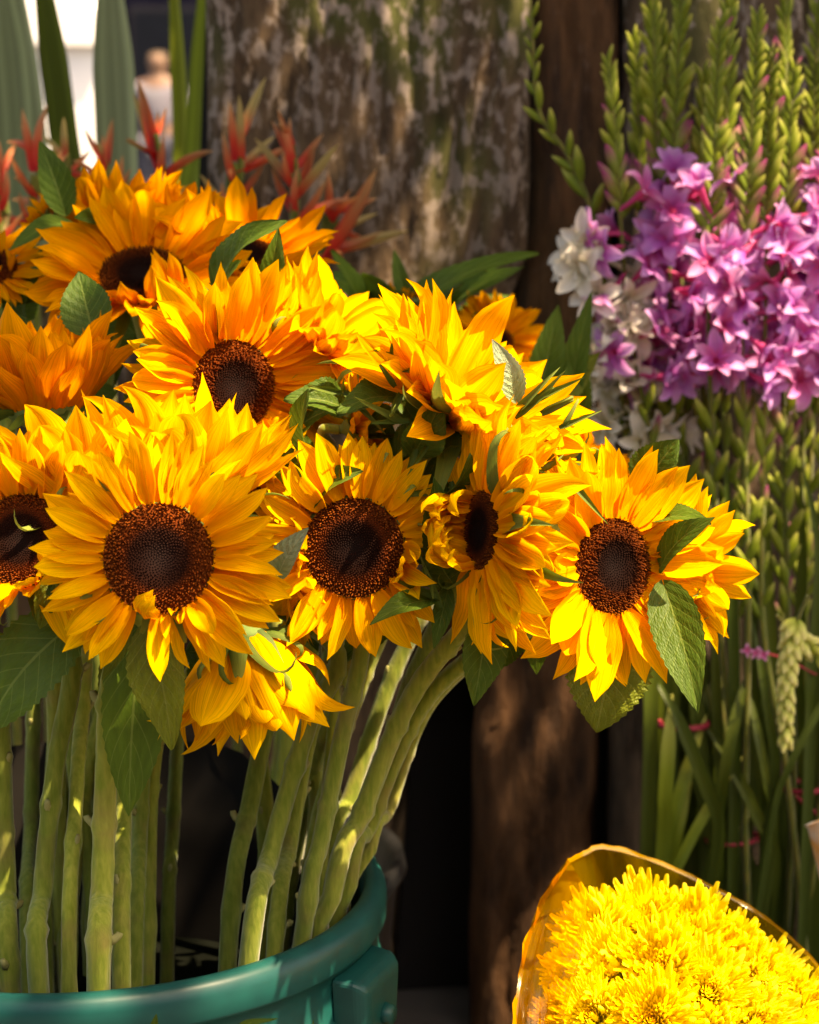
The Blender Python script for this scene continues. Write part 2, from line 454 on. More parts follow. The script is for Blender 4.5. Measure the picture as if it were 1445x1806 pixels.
by = 30.0
bd = empty('building', Vector((-4, by, 0)), 'dark building front far behind the tent', 'building')
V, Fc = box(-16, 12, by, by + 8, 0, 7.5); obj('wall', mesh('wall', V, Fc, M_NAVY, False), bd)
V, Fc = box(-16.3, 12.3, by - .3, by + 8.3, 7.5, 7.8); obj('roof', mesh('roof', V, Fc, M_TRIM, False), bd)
for x in (-13, -10, -7, -4, -1, 2, 5, 8):
    for z in (1.2, 4.3):
        V, Fc = box(x, x + 1.3, by - .06, by - .003, z, z + 1.7); wf = obj('window', mesh('window_frame', V, Fc, M_TRIM, False), bd)
        V, Fc = box(x + .08, x + 1.22, by - .08, by - .063, z + .08, z + 1.62); obj('pane', mesh('pane', V, Fc, M_DGLASS, False), wf)

# dark front added unseen behind the camera to block low sky light
hs = empty('added_house', Vector((0, -7, 0)), 'dark building front added behind the camera, unseen, to block low sky light', 'building')
V, Fc = box(-12, 12, -11, -7, 0, 3.6); obj('wall', mesh('wall', V, Fc, simple('dark_plaster', (.10, .085, .07), .9, (.07, .06, .05), scale=2), False), hs)
V, Fc = box(-12.4, 12.4, -11.3, -6.6, 3.6, 3.8); obj('roof', mesh('roof', V, Fc, M_TRIM, False), hs)
for x in (-9, -6, -3, 0, 3, 6, 9):
    V, Fc = box(x, x + 1.2, -6.997, -6.93, 1.1, 2.6); wf = obj('window', mesh('window_frame', V, Fc, M_TRIM, False), hs)
    V, Fc = box(x + .08, x + 1.12, -6.927, -6.92, 1.18, 2.52); obj('pane', mesh('pane', V, Fc, M_DGLASS, False), wf)

# person far away
def skin(name, pts, edges, rad, mat, parent, sub=2):
    me = bpy.data.meshes.new(name); me.from_pydata([tuple(p) for p in pts], edges, [])
    o = bpy.data.objects.new(name, me); COL.objects.link(o)
    if parent: o.parent = parent
    me.materials.append(mat)
    sm = o.modifiers.new('skin', 'SKIN'); sm.use_smooth_shade = True
    for v, r in zip(me.skin_vertices[0].data, rad): v.radius = r if isinstance(r, tuple) else (r, r)
    me.skin_vertices[0].data[0].use_root = True
    s = o.modifiers.new('sub', 'SUBSURF'); s.levels = sub; s.render_levels = sub
    return o


pp = Q(282, 300, 18.0); pp.z = 0
pr = empty('person', pp, 'person in a pale grey top with brown hair standing far off beside the tent', 'person')
M_SKINP = simple('skin', (.20, .11, .07), .6, bump=0); M_SHIRT = simple('pale_grey_cloth', (.13, .12, .15), .8, (.10, .10, .12), scale=8)
M_TROUS = simple('dark_cloth', (.05, .05, .07), .8); M_HAIR = simple('brown_hair', (.07, .045, .02), .8, scale=40)
body = skin('body', [(0, 0, 1.0), (0, 0, 1.25), (0, .01, 1.42), (0, 0, 1.50), (0, -.01, 1.58), (0, -.01, 1.68),
      (.17, 0, 1.40), (.22, .02, 1.12), (.23, -.05, .88), (.23, -.07, .79), (-.17, 0, 1.40), (-.22, .02, 1.12), (-.23, -.05, .88), (-.23, -.07, .79),
      (.09, 0, .92), (.10, 0, .50), (.10, .02, .08), (.10, -.12, .03), (-.09, 0, .92), (-.10, 0, .50), (-.10, .02, .08), (-.10, -.12, .03)],
     [(0, 1), (1, 2), (2, 3), (3, 4), (4, 5), (2, 6), (6, 7), (7, 8), (8, 9), (2, 10), (10, 11), (11, 12), (12, 13), (0, 14), (14, 15), (15, 16), (16, 17), (0, 18), (18, 19), (19, 20), (20, 21)],
     [.12, .12, .10, .05, .09, .08, .05, .04, .03, .03, .05, .04, .03, .03, .085, .055, .04, .035, .085, .055, .04, .035], M_SKINP, pr)
skin('shirt', [(0, 0, .98), (0, 0, 1.25), (0, .01, 1.40), (.18, 0, 1.39), (.225, .02, 1.13), (.235, -.04, .93), (-.18, 0, 1.39), (-.225, .02, 1.13), (-.235, -.04, .93)],
     [(0, 1), (1, 2), (2, 3), (3, 4), (4, 5), (2, 6), (6, 7), (7, 8)], [.17, .155, .13, .07, .06, .05, .07, .06, .05], M_SHIRT, pr)
skin('trousers', [(0, 0, .98), (.095, 0, .90), (.10, 0, .50), (.10, .02, .12), (-.095, 0, .90), (-.10, 0, .50), (-.10, .02, .12)],
     [(0, 1), (1, 2), (2, 3), (0, 4), (4, 5), (5, 6)], [.15, .11, .08, .06, .11, .08, .06], M_TROUS, pr)
skin('hair', [(0, .04, 1.50), (0, .04, 1.60), (0, .015, 1.70)], [(0, 1), (1, 2)], [.07, .105, .105], M_HAIR, pr)

# ------------------------------------------------------------------ tall broad leaves upper left
def strip_leaf(name, pts, width, mat, parent=None, facing=None, fold=.25, label=None, n=10, cat=None, group=None, taper=1.0, nx=5, twist=0):
    path = catmull(pts, n); m_ = len(path)
    V = []; uv = []; Fc = []
    facing = facing or -c_f
    for i, p in enumerate(path):
        t = (path[min(i + 1, m_ - 1)] - path[max(i - 1, 0)]).normalized()
        v = i / (m_ - 1)
        fz = facing
        if twist: fz = Matrix.Rotation(twist * v, 3, t) @ facing
        x = t.cross(fz).normalized(); z = x.cross(t)
        wd = width * (min(1, (1 - v) / .35 * taper + .02) ** .75 if taper else 1) * (.55 + .45 * min(1, v * 4))
        for k in range(nx):
            s = k / (nx - 1) * 2 - 1
            V.append(p + x * (s * wd / 2) - z * (fold * wd / 2 * (1 - abs(s)))); uv.append((k / (nx - 1), v))
    for i in range(m_ - 1):
        for k in range(nx - 1):
            a = i * nx + k; Fc.append((a, a + 1, a + nx + 1, a + nx))
    b = V[0].copy()
    V2 = [v - b for v in V]
    o = obj(name, mesh(name, V2, Fc, mat, True, uv), parent, T(b))
    if label: tag(o, label, cat, group)
    return o


rnd = random.Random(4)
fl = [([(10, 900), (30, 500), (25, 200), (-10, -120)], 62, M_FLAX, 2.15, 'broad grey green strap leaf nearest the frame edge among the tall leaves'),
      ([(120, 900), (95, 520), (60, 240), (10, -150)], 48, M_FLAX, 2.3, 'grey green strap leaf with a folded pale keel beside the tent'),
      ([(160, 900), (130, 420), (110, 220), (58, -150)], 50, M_BLADE, 2.2, 'dark green strap leaf crossing in front of the white tent'),
      ([(225, 900), (212, 520), (205, 240), (188, -150)], 74, M_FLAX, 2.12, 'wide grey green strap leaf between the tent and the distant person'),
      ([(330, 900), (330, 480), (352, 240), (372, -150)], 52, M_FLAXY, 2.05, 'yellow green striped strap leaf against the end of the fence'),
      ([(300, 900), (312, 480), (318, 240), (300, -150)], 26, M_FLAXY, 2.2, 'thin tan edged strap leaf just left of the striped one'),
      ([(60, 900), (-20, 520), (-40, 200), (-80, -100)], 66, M_FLAX, 2.25, 'broad strap leaf leaning out past the frame edge')]
for pts, wpx, mt, Y, lab in fl:
    P = [Q(a, b, Y) for a, b in pts]
    P[0].z = .25
    o = strip_leaf('strap_leaf', P, wpx * Y / F_PX * 1.02, mt, facing=cv(rnd.uniform(-.3, .3), .1, 1), label=lab, cat='leaf', group='tall strap leaves behind the sunflowers', taper=1.6, fold=.35, n=12)


# ------------------------------------------------------------------ red heliconia like flowers
def petal_mesh(name, wprof, nx, ny, bend=0., cup=.0, ridge=.0, twist=0., tipcurl=0., width=.36, seed=0, mat=None, ripple=0.):
    rg = random.Random(seed)
    V = []; uv = []; Fc = []
    y = 0; z = 0; ang = 0
    ds = 1 / ny
    px_ = [(0, 0, 0)]
    for j in range(ny + 1):
        v = j / ny
        if j:
            ang = bend * v + tipcurl * max(0, v - .65) / .35
            y += math.cos(ang) * ds; z += math.sin(ang) * ds
        wd = wprof(v) * width
        tw = twist * v
        for i in range(nx + 1):
            u = i / nx; s = 2 * u - 1
            zz = cup * wd * (s * s) + ridge * wd * (math.cos(s * math.pi * 2.0) - 1) * .5 * min(1, (1 - v) * 3)
            zz += ripple * math.sin(v * 13 + s * 3 + seed) * wd * abs(s)
            x0 = s * wd * .5
            x = x0 * math.cos(tw) - zz * math.sin(tw); z1 = x0 * math.sin(tw) + zz * math.cos(tw)
            V.append(Vector((x, y - math.sin(ang) * z1, z + math.cos(ang) * z1))); uv.append((u, v))
    for j in range(ny):
        for i in range(nx):
            a = j * (nx + 1) + i; Fc.append((a, a + 1, a + nx + 2, a + nx + 1))
    return mesh(name, V, Fc, mat, True, uv)


def ray_prof(v):      # sunflower ray petal
    return max(.012, (math.sin(math.pi * min(1, v * .93 + .07) ** .92) ** .62) * (1 if v < .72 else max(.0, 1 - ((v - .72) / .28) ** 2.3) ** .75 + .0))


def bract_prof(v): return max(.02, (1 - v) ** .75 * (.6 + 1.2 * v))
def oval_prof(v): return max(.03, math.sin(math.pi * (v * .9 + .08)) ** .6)


BR = [petal_mesh('bract', bract_prof, 4, 8, bend=b, cup=.8, width=.19, seed=i, mat=m_) for i, (b, m_) in enumerate(((.5, M_HELI), (.9, M_HELI), (.3, M_HELIO), (-.4, M_HELI)))]


def bract_flower(lab, base, top, tips, Y, mats=None):
    b = Q(*base, Y); tp = Q(*top, Y)
    foot = b + Vector((0, 0, 0)); foot.z = .2
    root = empty('red_bract_flower', foot, lab, 'flower', 'red tropical flowers behind the sunflowers')
    path = catmull([foot, b, (b + tp) / 2 + c_r * .004, tp], 8)
    V, Fc = tube(path, [.0045] * 8 + [.0045 - .0022 * i / (len(path) - 9) for i in range(len(path) - 8)], 8)
    obj('stem', mesh('stem', [v - Vector((0, 0, 0)) for v in V], Fc, M_STEMD), root)
    rgx = random.Random(base[0] * 7 + base[1])
    tips = list(tips) + [(tx + rgx.uniform(-38, 38), ty_ + rgx.uniform(-18, 34), rgx.randrange(4)) for tx, ty_, md in tips]
    for i, (tx, ty_, md) in enumerate(tips):
        s = (i % (len(tips) / 2) + .5) / (len(tips) / 2)
        a = b.lerp(tp, s); e = Q(tx, ty_, Y + (.02 if i % 2 else -.02))
        yv = (e - a); L = yv.length * 1.2; yv.normalize()
        z = (c_u * .8 - c_f * .5); z = (z - yv * z.dot(yv)).normalized(); x = yv.cross(z)
        obj('bract', BR[md], root, frame(a, x, yv, z, L, L, L))
    return root


bract_flower('red flower with long pale tipped bracts fanning right beside the fence', (570, 480), (592, 370),
             [(690, 352, 0), (665, 440, 0), (600, 470, 1), (655, 395, 2), (598, 325, 0), (620, 360, 1)], 1.75)
bract_flower('red flower standing upright left of the fanned one, olive upper bracts', (520, 420), (514, 250),
             [(590, 350, 0), (470, 330, 1), (600, 285, 2), (455, 270, 2), (540, 232, 1), (480, 238, 0), (500, 215, 3)], 1.72)
bract_flower('red and olive flower behind the notch above two middle sunflowers', (405, 400), (425, 245),
             [(350, 330, 2), (470, 330, 1), (372, 260, 0), (480, 262, 2), (405, 190, 2), (470, 165, 2)], 1.75)
bract_flower('red flower right of the distant person', (285, 400), (275, 235),
             [(320, 330, 1), (215, 330, 2), (310, 262, 0), (240, 178, 0), (225, 262, 2), (300, 215, 1)], 1.77)
bract_flower('coral flower in front of the wide strap leaf', (190, 400), (185, 280),
             [(130, 330, 0), (240, 330, 1), (150, 280, 3), (205, 235, 0), (170, 262, 2)], 1.75)
bract_flower('deep red flower under the folded strap leaf', (60, 420), (65, 265),
             [(10, 370, 1), (130, 370, 0), (5, 300, 0), (120, 300, 1), (60, 215, 0), (20, 240, 3)], 1.74)
bract_flower('bright red flower cut by the frame edge', (0, 440), (5, 320),
             [(50, 400, 0), (-50, 380, 1), (45, 330, 1), (-30, 300, 0), (15, 270, 0)], 1.70)
bract_flower('brownish red flower between the coral and deep red ones', (120, 420), (118, 270),
             [(70, 340, 2), (165, 350, 2), (80, 290, 2), (160, 285, 0), (118, 225, 2)], 1.785)

# ------------------------------------------------------------------ sunflowers
PET = []
specs = [(-.25, .15, .30, .0, .1), (.15, .22, .26, .12, -.3), (-.5, .10, .34, -.15, .5), (.35, .25, .22, .25, .3), (-.1, .30, .30, -.25, -.7),
         (.0, .12, .36, .1, .9), (-.35, .2, .25, .35, 0), (.25, .16, .32, -.35, .2)]
for k, (bd_, cp, rg, tw, tc_) in enumerate(specs):
    PET.append([petal_mesh('petal', ray_prof, 8, 12, bd_, cp, rg * .45, tw, tc_, .37, k, m_, ripple=.05) for m_ in (M_PET, M_PETB)])
CURL = [[petal_mesh('petal', ray_prof, 8, 12, b_, .35, .12, tw, tc_, .42, 20 + b_, m_, ripple=.1) for m_ in (M_PET, M_PETB)] for b_, tw, tc_ in ((1.5, .3, .8), (2.1, -.3, .2), (1.0, .6, 1.4))]
def sep_prof(v): return max(.015, (1 - v) ** .8 * min(1, .55 + v * 3))
SEP = [petal_mesh('sepal', sep_prof, 4, 12, b_, .35, 0, tw, tc_, .2, 40, M_SEP) for b_, tw, tc_ in ((-.3, .1, -.6), (.4, .5, 1.6), (-.8, -.4, -1.8), (.2, .3, .4), (.9, -.6, 2.4))]

# disc mesh: dome + florets
def disc_mesh(seed, N_=1150, edge=.60):
    rg = random.Random(seed)
    V = []; Fc = []; A = []
    def h(r): return .16 * (1 - r * r) + .05 * math.exp(-((r - .62) / .2) ** 2) - .10 * math.exp(-(r / .3) ** 2)
    rings, seg = 14, 40
    for j in range(rings + 1):
        r = j / rings
        for k in range(seg):
            a = 2 * math.pi * k / seg; V.append(Vector((r * math.cos(a), r * math.sin(a), h(r) - .01))); A.append(0.)
    for j in range(rings):
        for k in range(seg):
            a = j * seg + k; b = j * seg + (k + 1) % seg; Fc.append((a, a + seg, b + seg, b))
    ga = math.pi * (3 - math.sqrt(5))
    for i in range(N_):
        r = math.sqrt((i + .5) / N_); th = i * ga + rg.uniform(-.03, .03)
        c0 = Vector((r * math.cos(th), r * math.sin(th), h(r) - .012))
        rad = Vector((math.cos(th), math.sin(th), 0)); tg = Vector((-rad.y, rad.x, 0))
        if r > edge:
            k = min(1, (r - edge) / .12)
            L = .045 + .075 * k * rg.uniform(.6, 1.2); w0 = .019; w1 = .017; tipw = 1.0 if rg.random() < .5 else .25
            lean = rad * (.45 * max(0, r - .7) * 3 * rg.uniform(.1, 1.9)) + tg * rg.uniform(-.45, .45)
        elif r > .3:
            L = .04 * rg.uniform(.8, 1.1); w0 = .019; w1 = .010; tipw = .35; lean = rad * -.15
        else:
            L = .028; w0 = .018; w1 = .008; tipw = .6; lean = rad * -.5
        d = (Vector((0, 0, 1)) + lean).normalized()
        b = len(V)
        for (s, ww, aa) in ((0, w0, 0), (.65, w1 if r > edge else w0 * .9, tipw * .3), (1, w1 * .6, tipw)):
            for q in range(4):
                an = q * math.pi / 2 + th
                V.append(c0 + d * (L * s) + (rad * math.cos(an) + tg * math.sin(an)) * ww); A.append(aa)
        for s in range(2):
            for q in range(4):
                a0 = b + s * 4 + q; a1 = b + s * 4 + (q + 1) % 4; Fc.append((a0, a1, a1 + 4, a0 + 4))
        Fc.append((b + 8, b + 9, b + 10, b + 11))
    return mesh('disc', V, Fc, M_DISC, False, None, A)


DISC = [disc_mesh(1), disc_mesh(2, 1000, .48), disc_mesh(3, 1250, .70)]
# calyx: bowl behind the disc
V = []; Fc = []
prof = [(1.0, .0), (1.06, -.12), (.98, -.28), (.75, -.46), (.45, -.60), (.26, -.75), (.2, -1.0)]
for r_, z_ in prof:
    for k in range(20):
        a = 2 * math.pi * k / 20; V.append(Vector((r_ * math.cos(a) * (1 + .04 * math.sin(a * 5)), r_ * math.sin(a), z_)))
for j in range(len(prof) - 1):
    for k in range(20):
        a = j * 20 + k; b = j * 20 + (k + 1) % 20; Fc.append((a, a + 20, b + 20, b))
CALYX = mesh('calyx', V, Fc, M_CALYX)
# leaf stub left on a stem
V, Fc = tube([Vector((0, 0, 0)), Vector((0, .5, .12)), Vector((0, .85, .4)), Vector((0, 1, .75))], [.75, .5, .42, .36], 7)
STUB = mesh('leaf_stub', V, Fc, M_SCAR)

BK = Vector((-.200, 1.202, 0)); BR_ = .174; BZ = .398


def stem_to_foot(pts, rg):
    """extend a list of points (top first) down into the bucket"""
    last = pts[-1]
    fx = BK.x + (last.x - BK.x) * .72 + rg.uniform(-.01, .01)
    fy = BK.y + (last.y - BK.y) * .72 + rg.uniform(-.01, .01)
    v = Vector((fx - BK.x, fy - BK.y, 0))
    if v.length > .15: v = v.normalized() * .15
    return Vector((BK.x + v.x, BK.y + v.y, .04))


def inside(path):
    for p in path:
        if p.z < BZ + .3:
            v = Vector((p.x - BK.x, p.y - BK.y, 0)); m_ = BR_ * (.80 + .17 * max(0, min(1, p.z / BZ))) - .008 + max(0, p.z - BZ) * .95 + 3 * max(0, p.z - BZ) ** 2
            if v.length > m_: v = v.normalized() * m_; p.x = BK.x + v.x; p.y = BK.y + v.y
    return path


FLOWERS = {}
def sunflower(key, label, px, py, Y, n, rd, Rp, alpha=8, npet=36, stem=None, sr=.0056, mat=0, seed=None, curls=(), double=0, sep=14, sepa=-5, jit=10, lenj=.14, group='sunflowers standing in the teal bucket', foot=None, wid=1.0, row2=.9):
    rg = random.Random(key if seed is None else seed)
    c = Q(px, py, Y); s = mpp(c); rd *= s; Rp *= s
    nrm = cv(*n)
    a = c_r - nrm * c_r.dot(nrm); a = a.normalized() if a.length > .2 else (c_u - nrm * c_u.dot(nrm)).normalized()
    b = nrm.cross(a)
    back = c - nrm * rd * .95
    P = [back, back - nrm * rd * .9]
    sr = min(sr, rd * .30)
    if stem: P += [Q(x, y, yy) for x, y, yy in stem]
    else:
        xq = rg.choice([rg.uniform(40, 240), rg.uniform(450, 640)]) if px < 620 else rg.uniform(480, 640)
        q = Q(xq, 1500, rg.uniform(1.22, 1.29))
        P += [q]
    ft = foot or stem_to_foot(P, rg)
    P.append(ft)
    root = empty('sunflower', ft, label, 'sunflower', group)
    path = catmull(P, 12)
    if foot is None: inside(path)
    L = 0; rad = []; nodes_ = []
    nxt = rg.uniform(.03, .07)
    for i, p in enumerate(path):
        if i: L += (p - path[i - 1]).length
        if L > nxt: nodes_.append(i); nxt += rg.uniform(.05, .085)
    for i in range(len(path)):
        r_ = sr * (.86 + .14 * i / len(path))
        if i in nodes_: r_ *= 1.22
        rad.append(r_ * rg.uniform(.96, 1.035))
    V, Fc = tube([p - ft for p in path], rad, 12)
    obj('stem', mesh('stem', V, Fc, M_STEM), root, T(ft))
    for i in nodes_:
        if i < 3 or i >= len(path) - 2 or path[i].z < .2: continue
        t = (path[i - 1] - path[i + 1]).normalized()
        ang = rg.uniform(0, 6.28)
        out_ = Matrix.Rotation(ang, 3, t) @ (t.cross(Vector((0, 1, 0))).normalized())
        x = out_.cross(t)
        q = sr * rg.uniform(.7, 1.0); ln = rg.choice([.45, .6, 1.1])
        obj('leaf_stub', STUB, root, frame(path[i] + out_ * rad[i] * .7, x, out_, t, q * .75, q * ln, q * 1.0))
    obj('disc', DISC[{15: 1, 4: 1, 1: 0, 2: 2, 3: 2}.get(key, key % 3)], root, frame(c - nrm * rd * .02, a, b, nrm, rd, rd, rd))
    obj('calyx', CALYX, root, frame(c, a, b, nrm, rd * 1.02, rd * 1.02, rd * 1.02))
    def put(phi, alph, Lp, me, base_r, zoff, wsc, roll):
        e = a * math.cos(phi) + b * math.sin(phi); tg = nrm.cross(e)
        yv = e * math.cos(alph) + nrm * math.sin(alph); z = yv.cross(tg) * -1
        z = tg.cross(yv) * 1.0
        z = z if z.dot(nrm * math.cos(alph) - e * math.sin(alph)) > 0 else -z
        x = yv.cross(z)
        Rm = Matrix.Rotation(roll, 3, yv); x = Rm @ x; z = Rm @ z
        obj('petal' if me.name.startswith('petal') else 'sepal', me, root, frame(c + e * base_r + nrm * zoff, x, yv, z, Lp * wsc, Lp, Lp))
    Lp = Rp - rd * .95; npet = int(npet * 1.6)
    for i in range(npet):
        row = i % 3
        phi = 2 * math.pi * (i + rg.uniform(-.42, .42)) / npet
        al = R(alpha + rg.gauss(0, jit) + (4, -3, -9)[row])
        ll = Lp * (1.0, 1.03, row2)[row] * rg.uniform(1 - lenj, 1 + lenj * .6)
        me = rg.choice(PET)[mat]; wsc = wid * rg.uniform(.72, 1.02)
        zo = (.05, -.03, -.10)[row] * rd
        deg = math.degrees(phi) % 360
        skip = False
        for (cc, hw, a2, l2, kind) in curls:
            dd = abs((deg - cc + 180) % 360 - 180)
            if dd < hw:
                if kind == 'skip': skip = True
                elif rg.random() < .7:
                    al = R(a2 + rg.gauss(0, 10)); ll = Lp * l2 * rg.uniform(.85, 1.1)
                    if kind == 'curl': me = rg.choice(CURL)[mat]
        if skip: continue
        put(phi, al, ll, me, rd * 1.0, zo, wsc, rg.gauss(0, .28))
    for i in range(double):
        phi = rg.uniform(0, 6.28)
        put(phi, R(rg.uniform(55, 95)), Lp * rg.uniform(.55, .85), rg.choice(PET + CURL[:1])[mat], rd * rg.uniform(.55, .9), rd * .05, 1.05, rg.gauss(0, .4))
    for i in range(sep):
        phi = 2 * math.pi * (i + rg.uniform(-.3, .3)) / sep
        put(phi, R(sepa + rg.gauss(0, 16)), Lp * rg.uniform(.55, .95) * (1.35 if key in (3, 4, 11, 12, 13, 14, 22, 26) else 1), rg.choice(SEP), rd * .98, -rd * .22, 1.2, rg.gauss(0, .4))
    FLOWERS[key] = root
    return root


sunflower(1, 'large sunflower facing the camera with the widest dark disc, left half of the front row', 280, 985, 1.005, (.04, .06, 1), 97, 224, 8, 40,
          [(205, 1170, 1.07), (188, 1350, 1.075), (180, 1560, 1.07), (174, 1765, 1.045)], .0068, curls=[(255, 13, 62, .62, 'curl'), (285, 12, 70, .45, 'x'), (330, 24, 16, 1.1, 'x')])
sunflower(2, 'sunflower cut by the frame edge, a petal folded over its dark disc', 38, 952, 1.06, (-.12, .22, 1), 82, 225, 22, 34,
          [(128, 1165, 1.09), (98, 1350, 1.09), (76, 1560, 1.085), (70, 1765, 1.06)], .0058, curls=[(305, 22, 80, .8, 'x'), (270, 14, 70, .6, 'x')])
sunflower(3, 'sunflower facing the camera in the middle of the front row, short pointed petals on top', 624, 966, 1.085, (-.02, -.10, 1), 88, 200, 8, 32,
          [(640, 1130, 1.12), (603, 1300, 1.13), (566, 1480, 1.13), (533, 1665, 1.125)], .0055, curls=[(345, 22, 60, .9, 'x')], wid=1.15)
sunflower(4, 'sunflower with a glowing ring of florets, above and behind the middle one', 412, 680, 1.17, (.52, -.06, .85), 80, 228, 6, 42, None, .0055, sepa=0)
sunflower(5, 'sunlit yellow sunflower opening upward just behind the widest disc', 335, 890, 1.085, (.05, .93, .02), 66, 270, 60, 34, None, lenj=.2, jit=12, wid=1.15)
sunflower(6, 'orange sunflower tilted upward with a half hidden black disc, highest large bloom', 252, 488, 1.32, (.05, .66, .74), 76, 205, 20, 38, None, mat=1,
          curls=[(270, 30, 62, .7, 'x'), (322, 18, 95, .7, 'x')], wid=1.1)
sunflower(7, 'shaggy orange sunflower with upright petals hiding its disc, on the left edge', 80, 715, 1.19, (-.05, .95, .08), 66, 230, 60, 38, None, mat=1, double=22, wid=1.25, lenj=.22)
sunflower(8, 'orange sunflower seen from the side at the very top of the bunch', 205, 396, 1.44, (-.05, 1, .0), 62, 160, 58, 34, None, mat=1, wid=1.05)
sunflower(9, 'orange sunflower beside the upright curled leaves, right of the highest large bloom', 425, 452, 1.38, (.15, .75, .5), 72, 185, 24, 34, None, mat=1)
sunflower(10, 'orange sunflower cut off at the left edge below the red flowers', -30, 470, 1.36, (.1, .7, .6), 60, 125, 10, 34, None, mat=1, double=8)
sunflower(11, 'bright sunflower in profile leaning away above the green sepals', 575, 605, 1.22, (.60, .68, .30), 50, 190, 30, 38, None, curls=[(200, 35, 60, .8, 'x')], sepa=-25)
sunflower(12, 'small half open sunflower hanging between the bright profile one and the middle one', 630, 752, 1.17, (.62, .1, .1), 34, 120, 30, 20, [(598, 830, 1.2), (600, 1100, 1.2)], sep=18, sepa=25, wid=1.2)
sunflower(13, 'brightest sunlit sunflower facing up and right, a trace of disc showing', 800, 732, 1.135, (.58, .74, .24), 52, 268, 34, 50, None, sepa=8, jit=12)
sunflower(14, 'sunflower turned left with curled petals across its narrow disc', 852, 935, 1.055, (-.92, .06, .38), 70, 235, -16, 52,
          [(815, 1110, 1.13), (722, 1235, 1.15), (640, 1430, 1.15), (578, 1628, 1.135)], .0062, curls=[(180, 66, 72, .72, 'curl')], sepa=-10)
sunflower(15, 'sunflower on the right with a tall oval disc, one long leaf hanging beside it', 1080, 998, 1.085, (.55, .0, .80), 84, 228, 8, 38,
          [(960, 1090, 1.15), (830, 1160, 1.19), (735, 1260, 1.2), (655, 1450, 1.2), (610, 1600, 1.17)], .0056, wid=1.2, curls=[(235, 25, -2, 1.0, 'x')])
sunflower(16, 'sunflower seen from behind, outermost on the right with spread petals', 1198, 1003, 1.15, (.80, -.05, -.35), 44, 165, 24, 26, [(1100, 1080, 1.17), (900, 1130, 1.22), (760, 1240, 1.235), (690, 1420, 1.24), (640, 1570, 1.2)], .005, wid=1.2, sep=12)
sunflower(17, 'drooping sunflower hanging petals down below the widest disc', 428, 1128, 1.085, (.22, -.93, .0), 46, 240, 64, 32, [(330, 1200, 1.16), (275, 1330, 1.18), (262, 1680, 1.17)], .005, wid=1.2, sepa=35, sep=16)
sunflower(18, 'shaded orange sunflower half hidden beyond the pale twisted leaf', 880, 600, 1.56, (.25, .5, .75), 28, 98, 10, 34, mat=1, group='sunflowers behind the teal bucket', foot=Vector((-.14, 1.60, .03)), stem=[(560, 1000, 1.58)])
sunflower(19, 'shaded orange sunflower peeping behind the right hand blooms, under the white flowers', 1040, 800, 1.42, (.55, .6, .0), 30, 110, 20, 34, mat=1, group='sunflowers behind the teal bucket', foot=Vector((-.14, 1.60, .03)), stem=[(560, 1000, 1.58)])
sunflower(20, 'opening sunflower bud wrapped in big green leaves before the fence', 720, 520, 1.55, (.05, .95, .2), 42, 62, 62, 26, mat=1, group='sunflowers behind the teal bucket', sep=30, sepa=45, foot=Vector((-.14, 1.60, .03)), stem=[(560, 1000, 1.58)])
sunflower(21, 'sunflower squeezed between the widest disc and the middle bloom, turned away', 498, 985, 1.12, (.42, .12, -.1), 62, 165, 8, 34,
          [(590, 1140, 1.14), (541, 1285, 1.14), (478, 1500, 1.13), (437, 1715, 1.085)], .0068)
sunflower(22, 'sunlit sunflower with pale hooked sepals, behind the left turned one', 925, 815, 1.14, (.55, .75, .12), 60, 195, 22, 36, None, sep=22, sepa=25)
sunflower(23, 'orange sunflower peeking over the highest large bloom', 300, 400, 1.45, (0, 1, .0), 50, 130, 48, 30, None, mat=1)
sunflower(24, 'small orange sunflower pointing left beside the spiky upper left leaf', 68, 398, 1.44, (-.75, .35, .1), 30, 66, 35, 22, None, mat=1)
sunflower(25, 'sunlit upright sunflower wedged between the two leftmost front blooms', 155, 900, 1.09, (.0, .97, .0), 50, 240, 58, 28, [(150, 1200, 1.13), (135, 1400, 1.1), (122, 1765, 1.065)], .0056, double=10, wid=1.3)
sunflower(26, 'ruffled sunflower turned right, below the glowing ring of florets', 462, 850, 1.135, (.75, .45, .12), 48, 125, 26, 30, None, sep=20, wid=1.1)

# further green stems standing in the bucket (their blooms are among the crowd above)
M_STEMOLD = M_STEM
extra = [([(-5, 1180, 1.10), (2, 1350, 1.10), (10, 1560, 1.10), (18, 1765, 1.075)], .0062), ([(225, 1150, 1.14), (218, 1400, 1.13), (215, 1762, 1.08)], .0052),
         ([(262, 1200, 1.18), (248, 1450, 1.17), (238, 1720, 1.13)], .0048), ([(560, 1000, 1.2), (505, 1130, 1.19), (445, 1400, 1.18), (402, 1680, 1.15)], .0056),
         ([(600, 1100, 1.2), (548, 1290, 1.19), (512, 1480, 1.18), (482, 1700, 1.13)], .0052), ([(700, 1050, 1.24), (640, 1200, 1.24), (590, 1350, 1.23), (540, 1600, 1.2)], .0052),
         ([(318, 1200, 1.3), (306, 1450, 1.29), (296, 1660, 1.27)], .0046), ([(60, 1200, 1.28), (55, 1450, 1.27), (50, 1700, 1.2)], .0048),
         ([(760, 1050, 1.28), (690, 1200, 1.28), (620, 1400, 1.27), (570, 1560, 1.25)], .0052)]
extra += [([(x_, 1080, 1.27), (x_ - 6, 1350, 1.27), (x_ * .9 + 10, 1640, 1.25)], .0046) for x_ in (120, 175)]
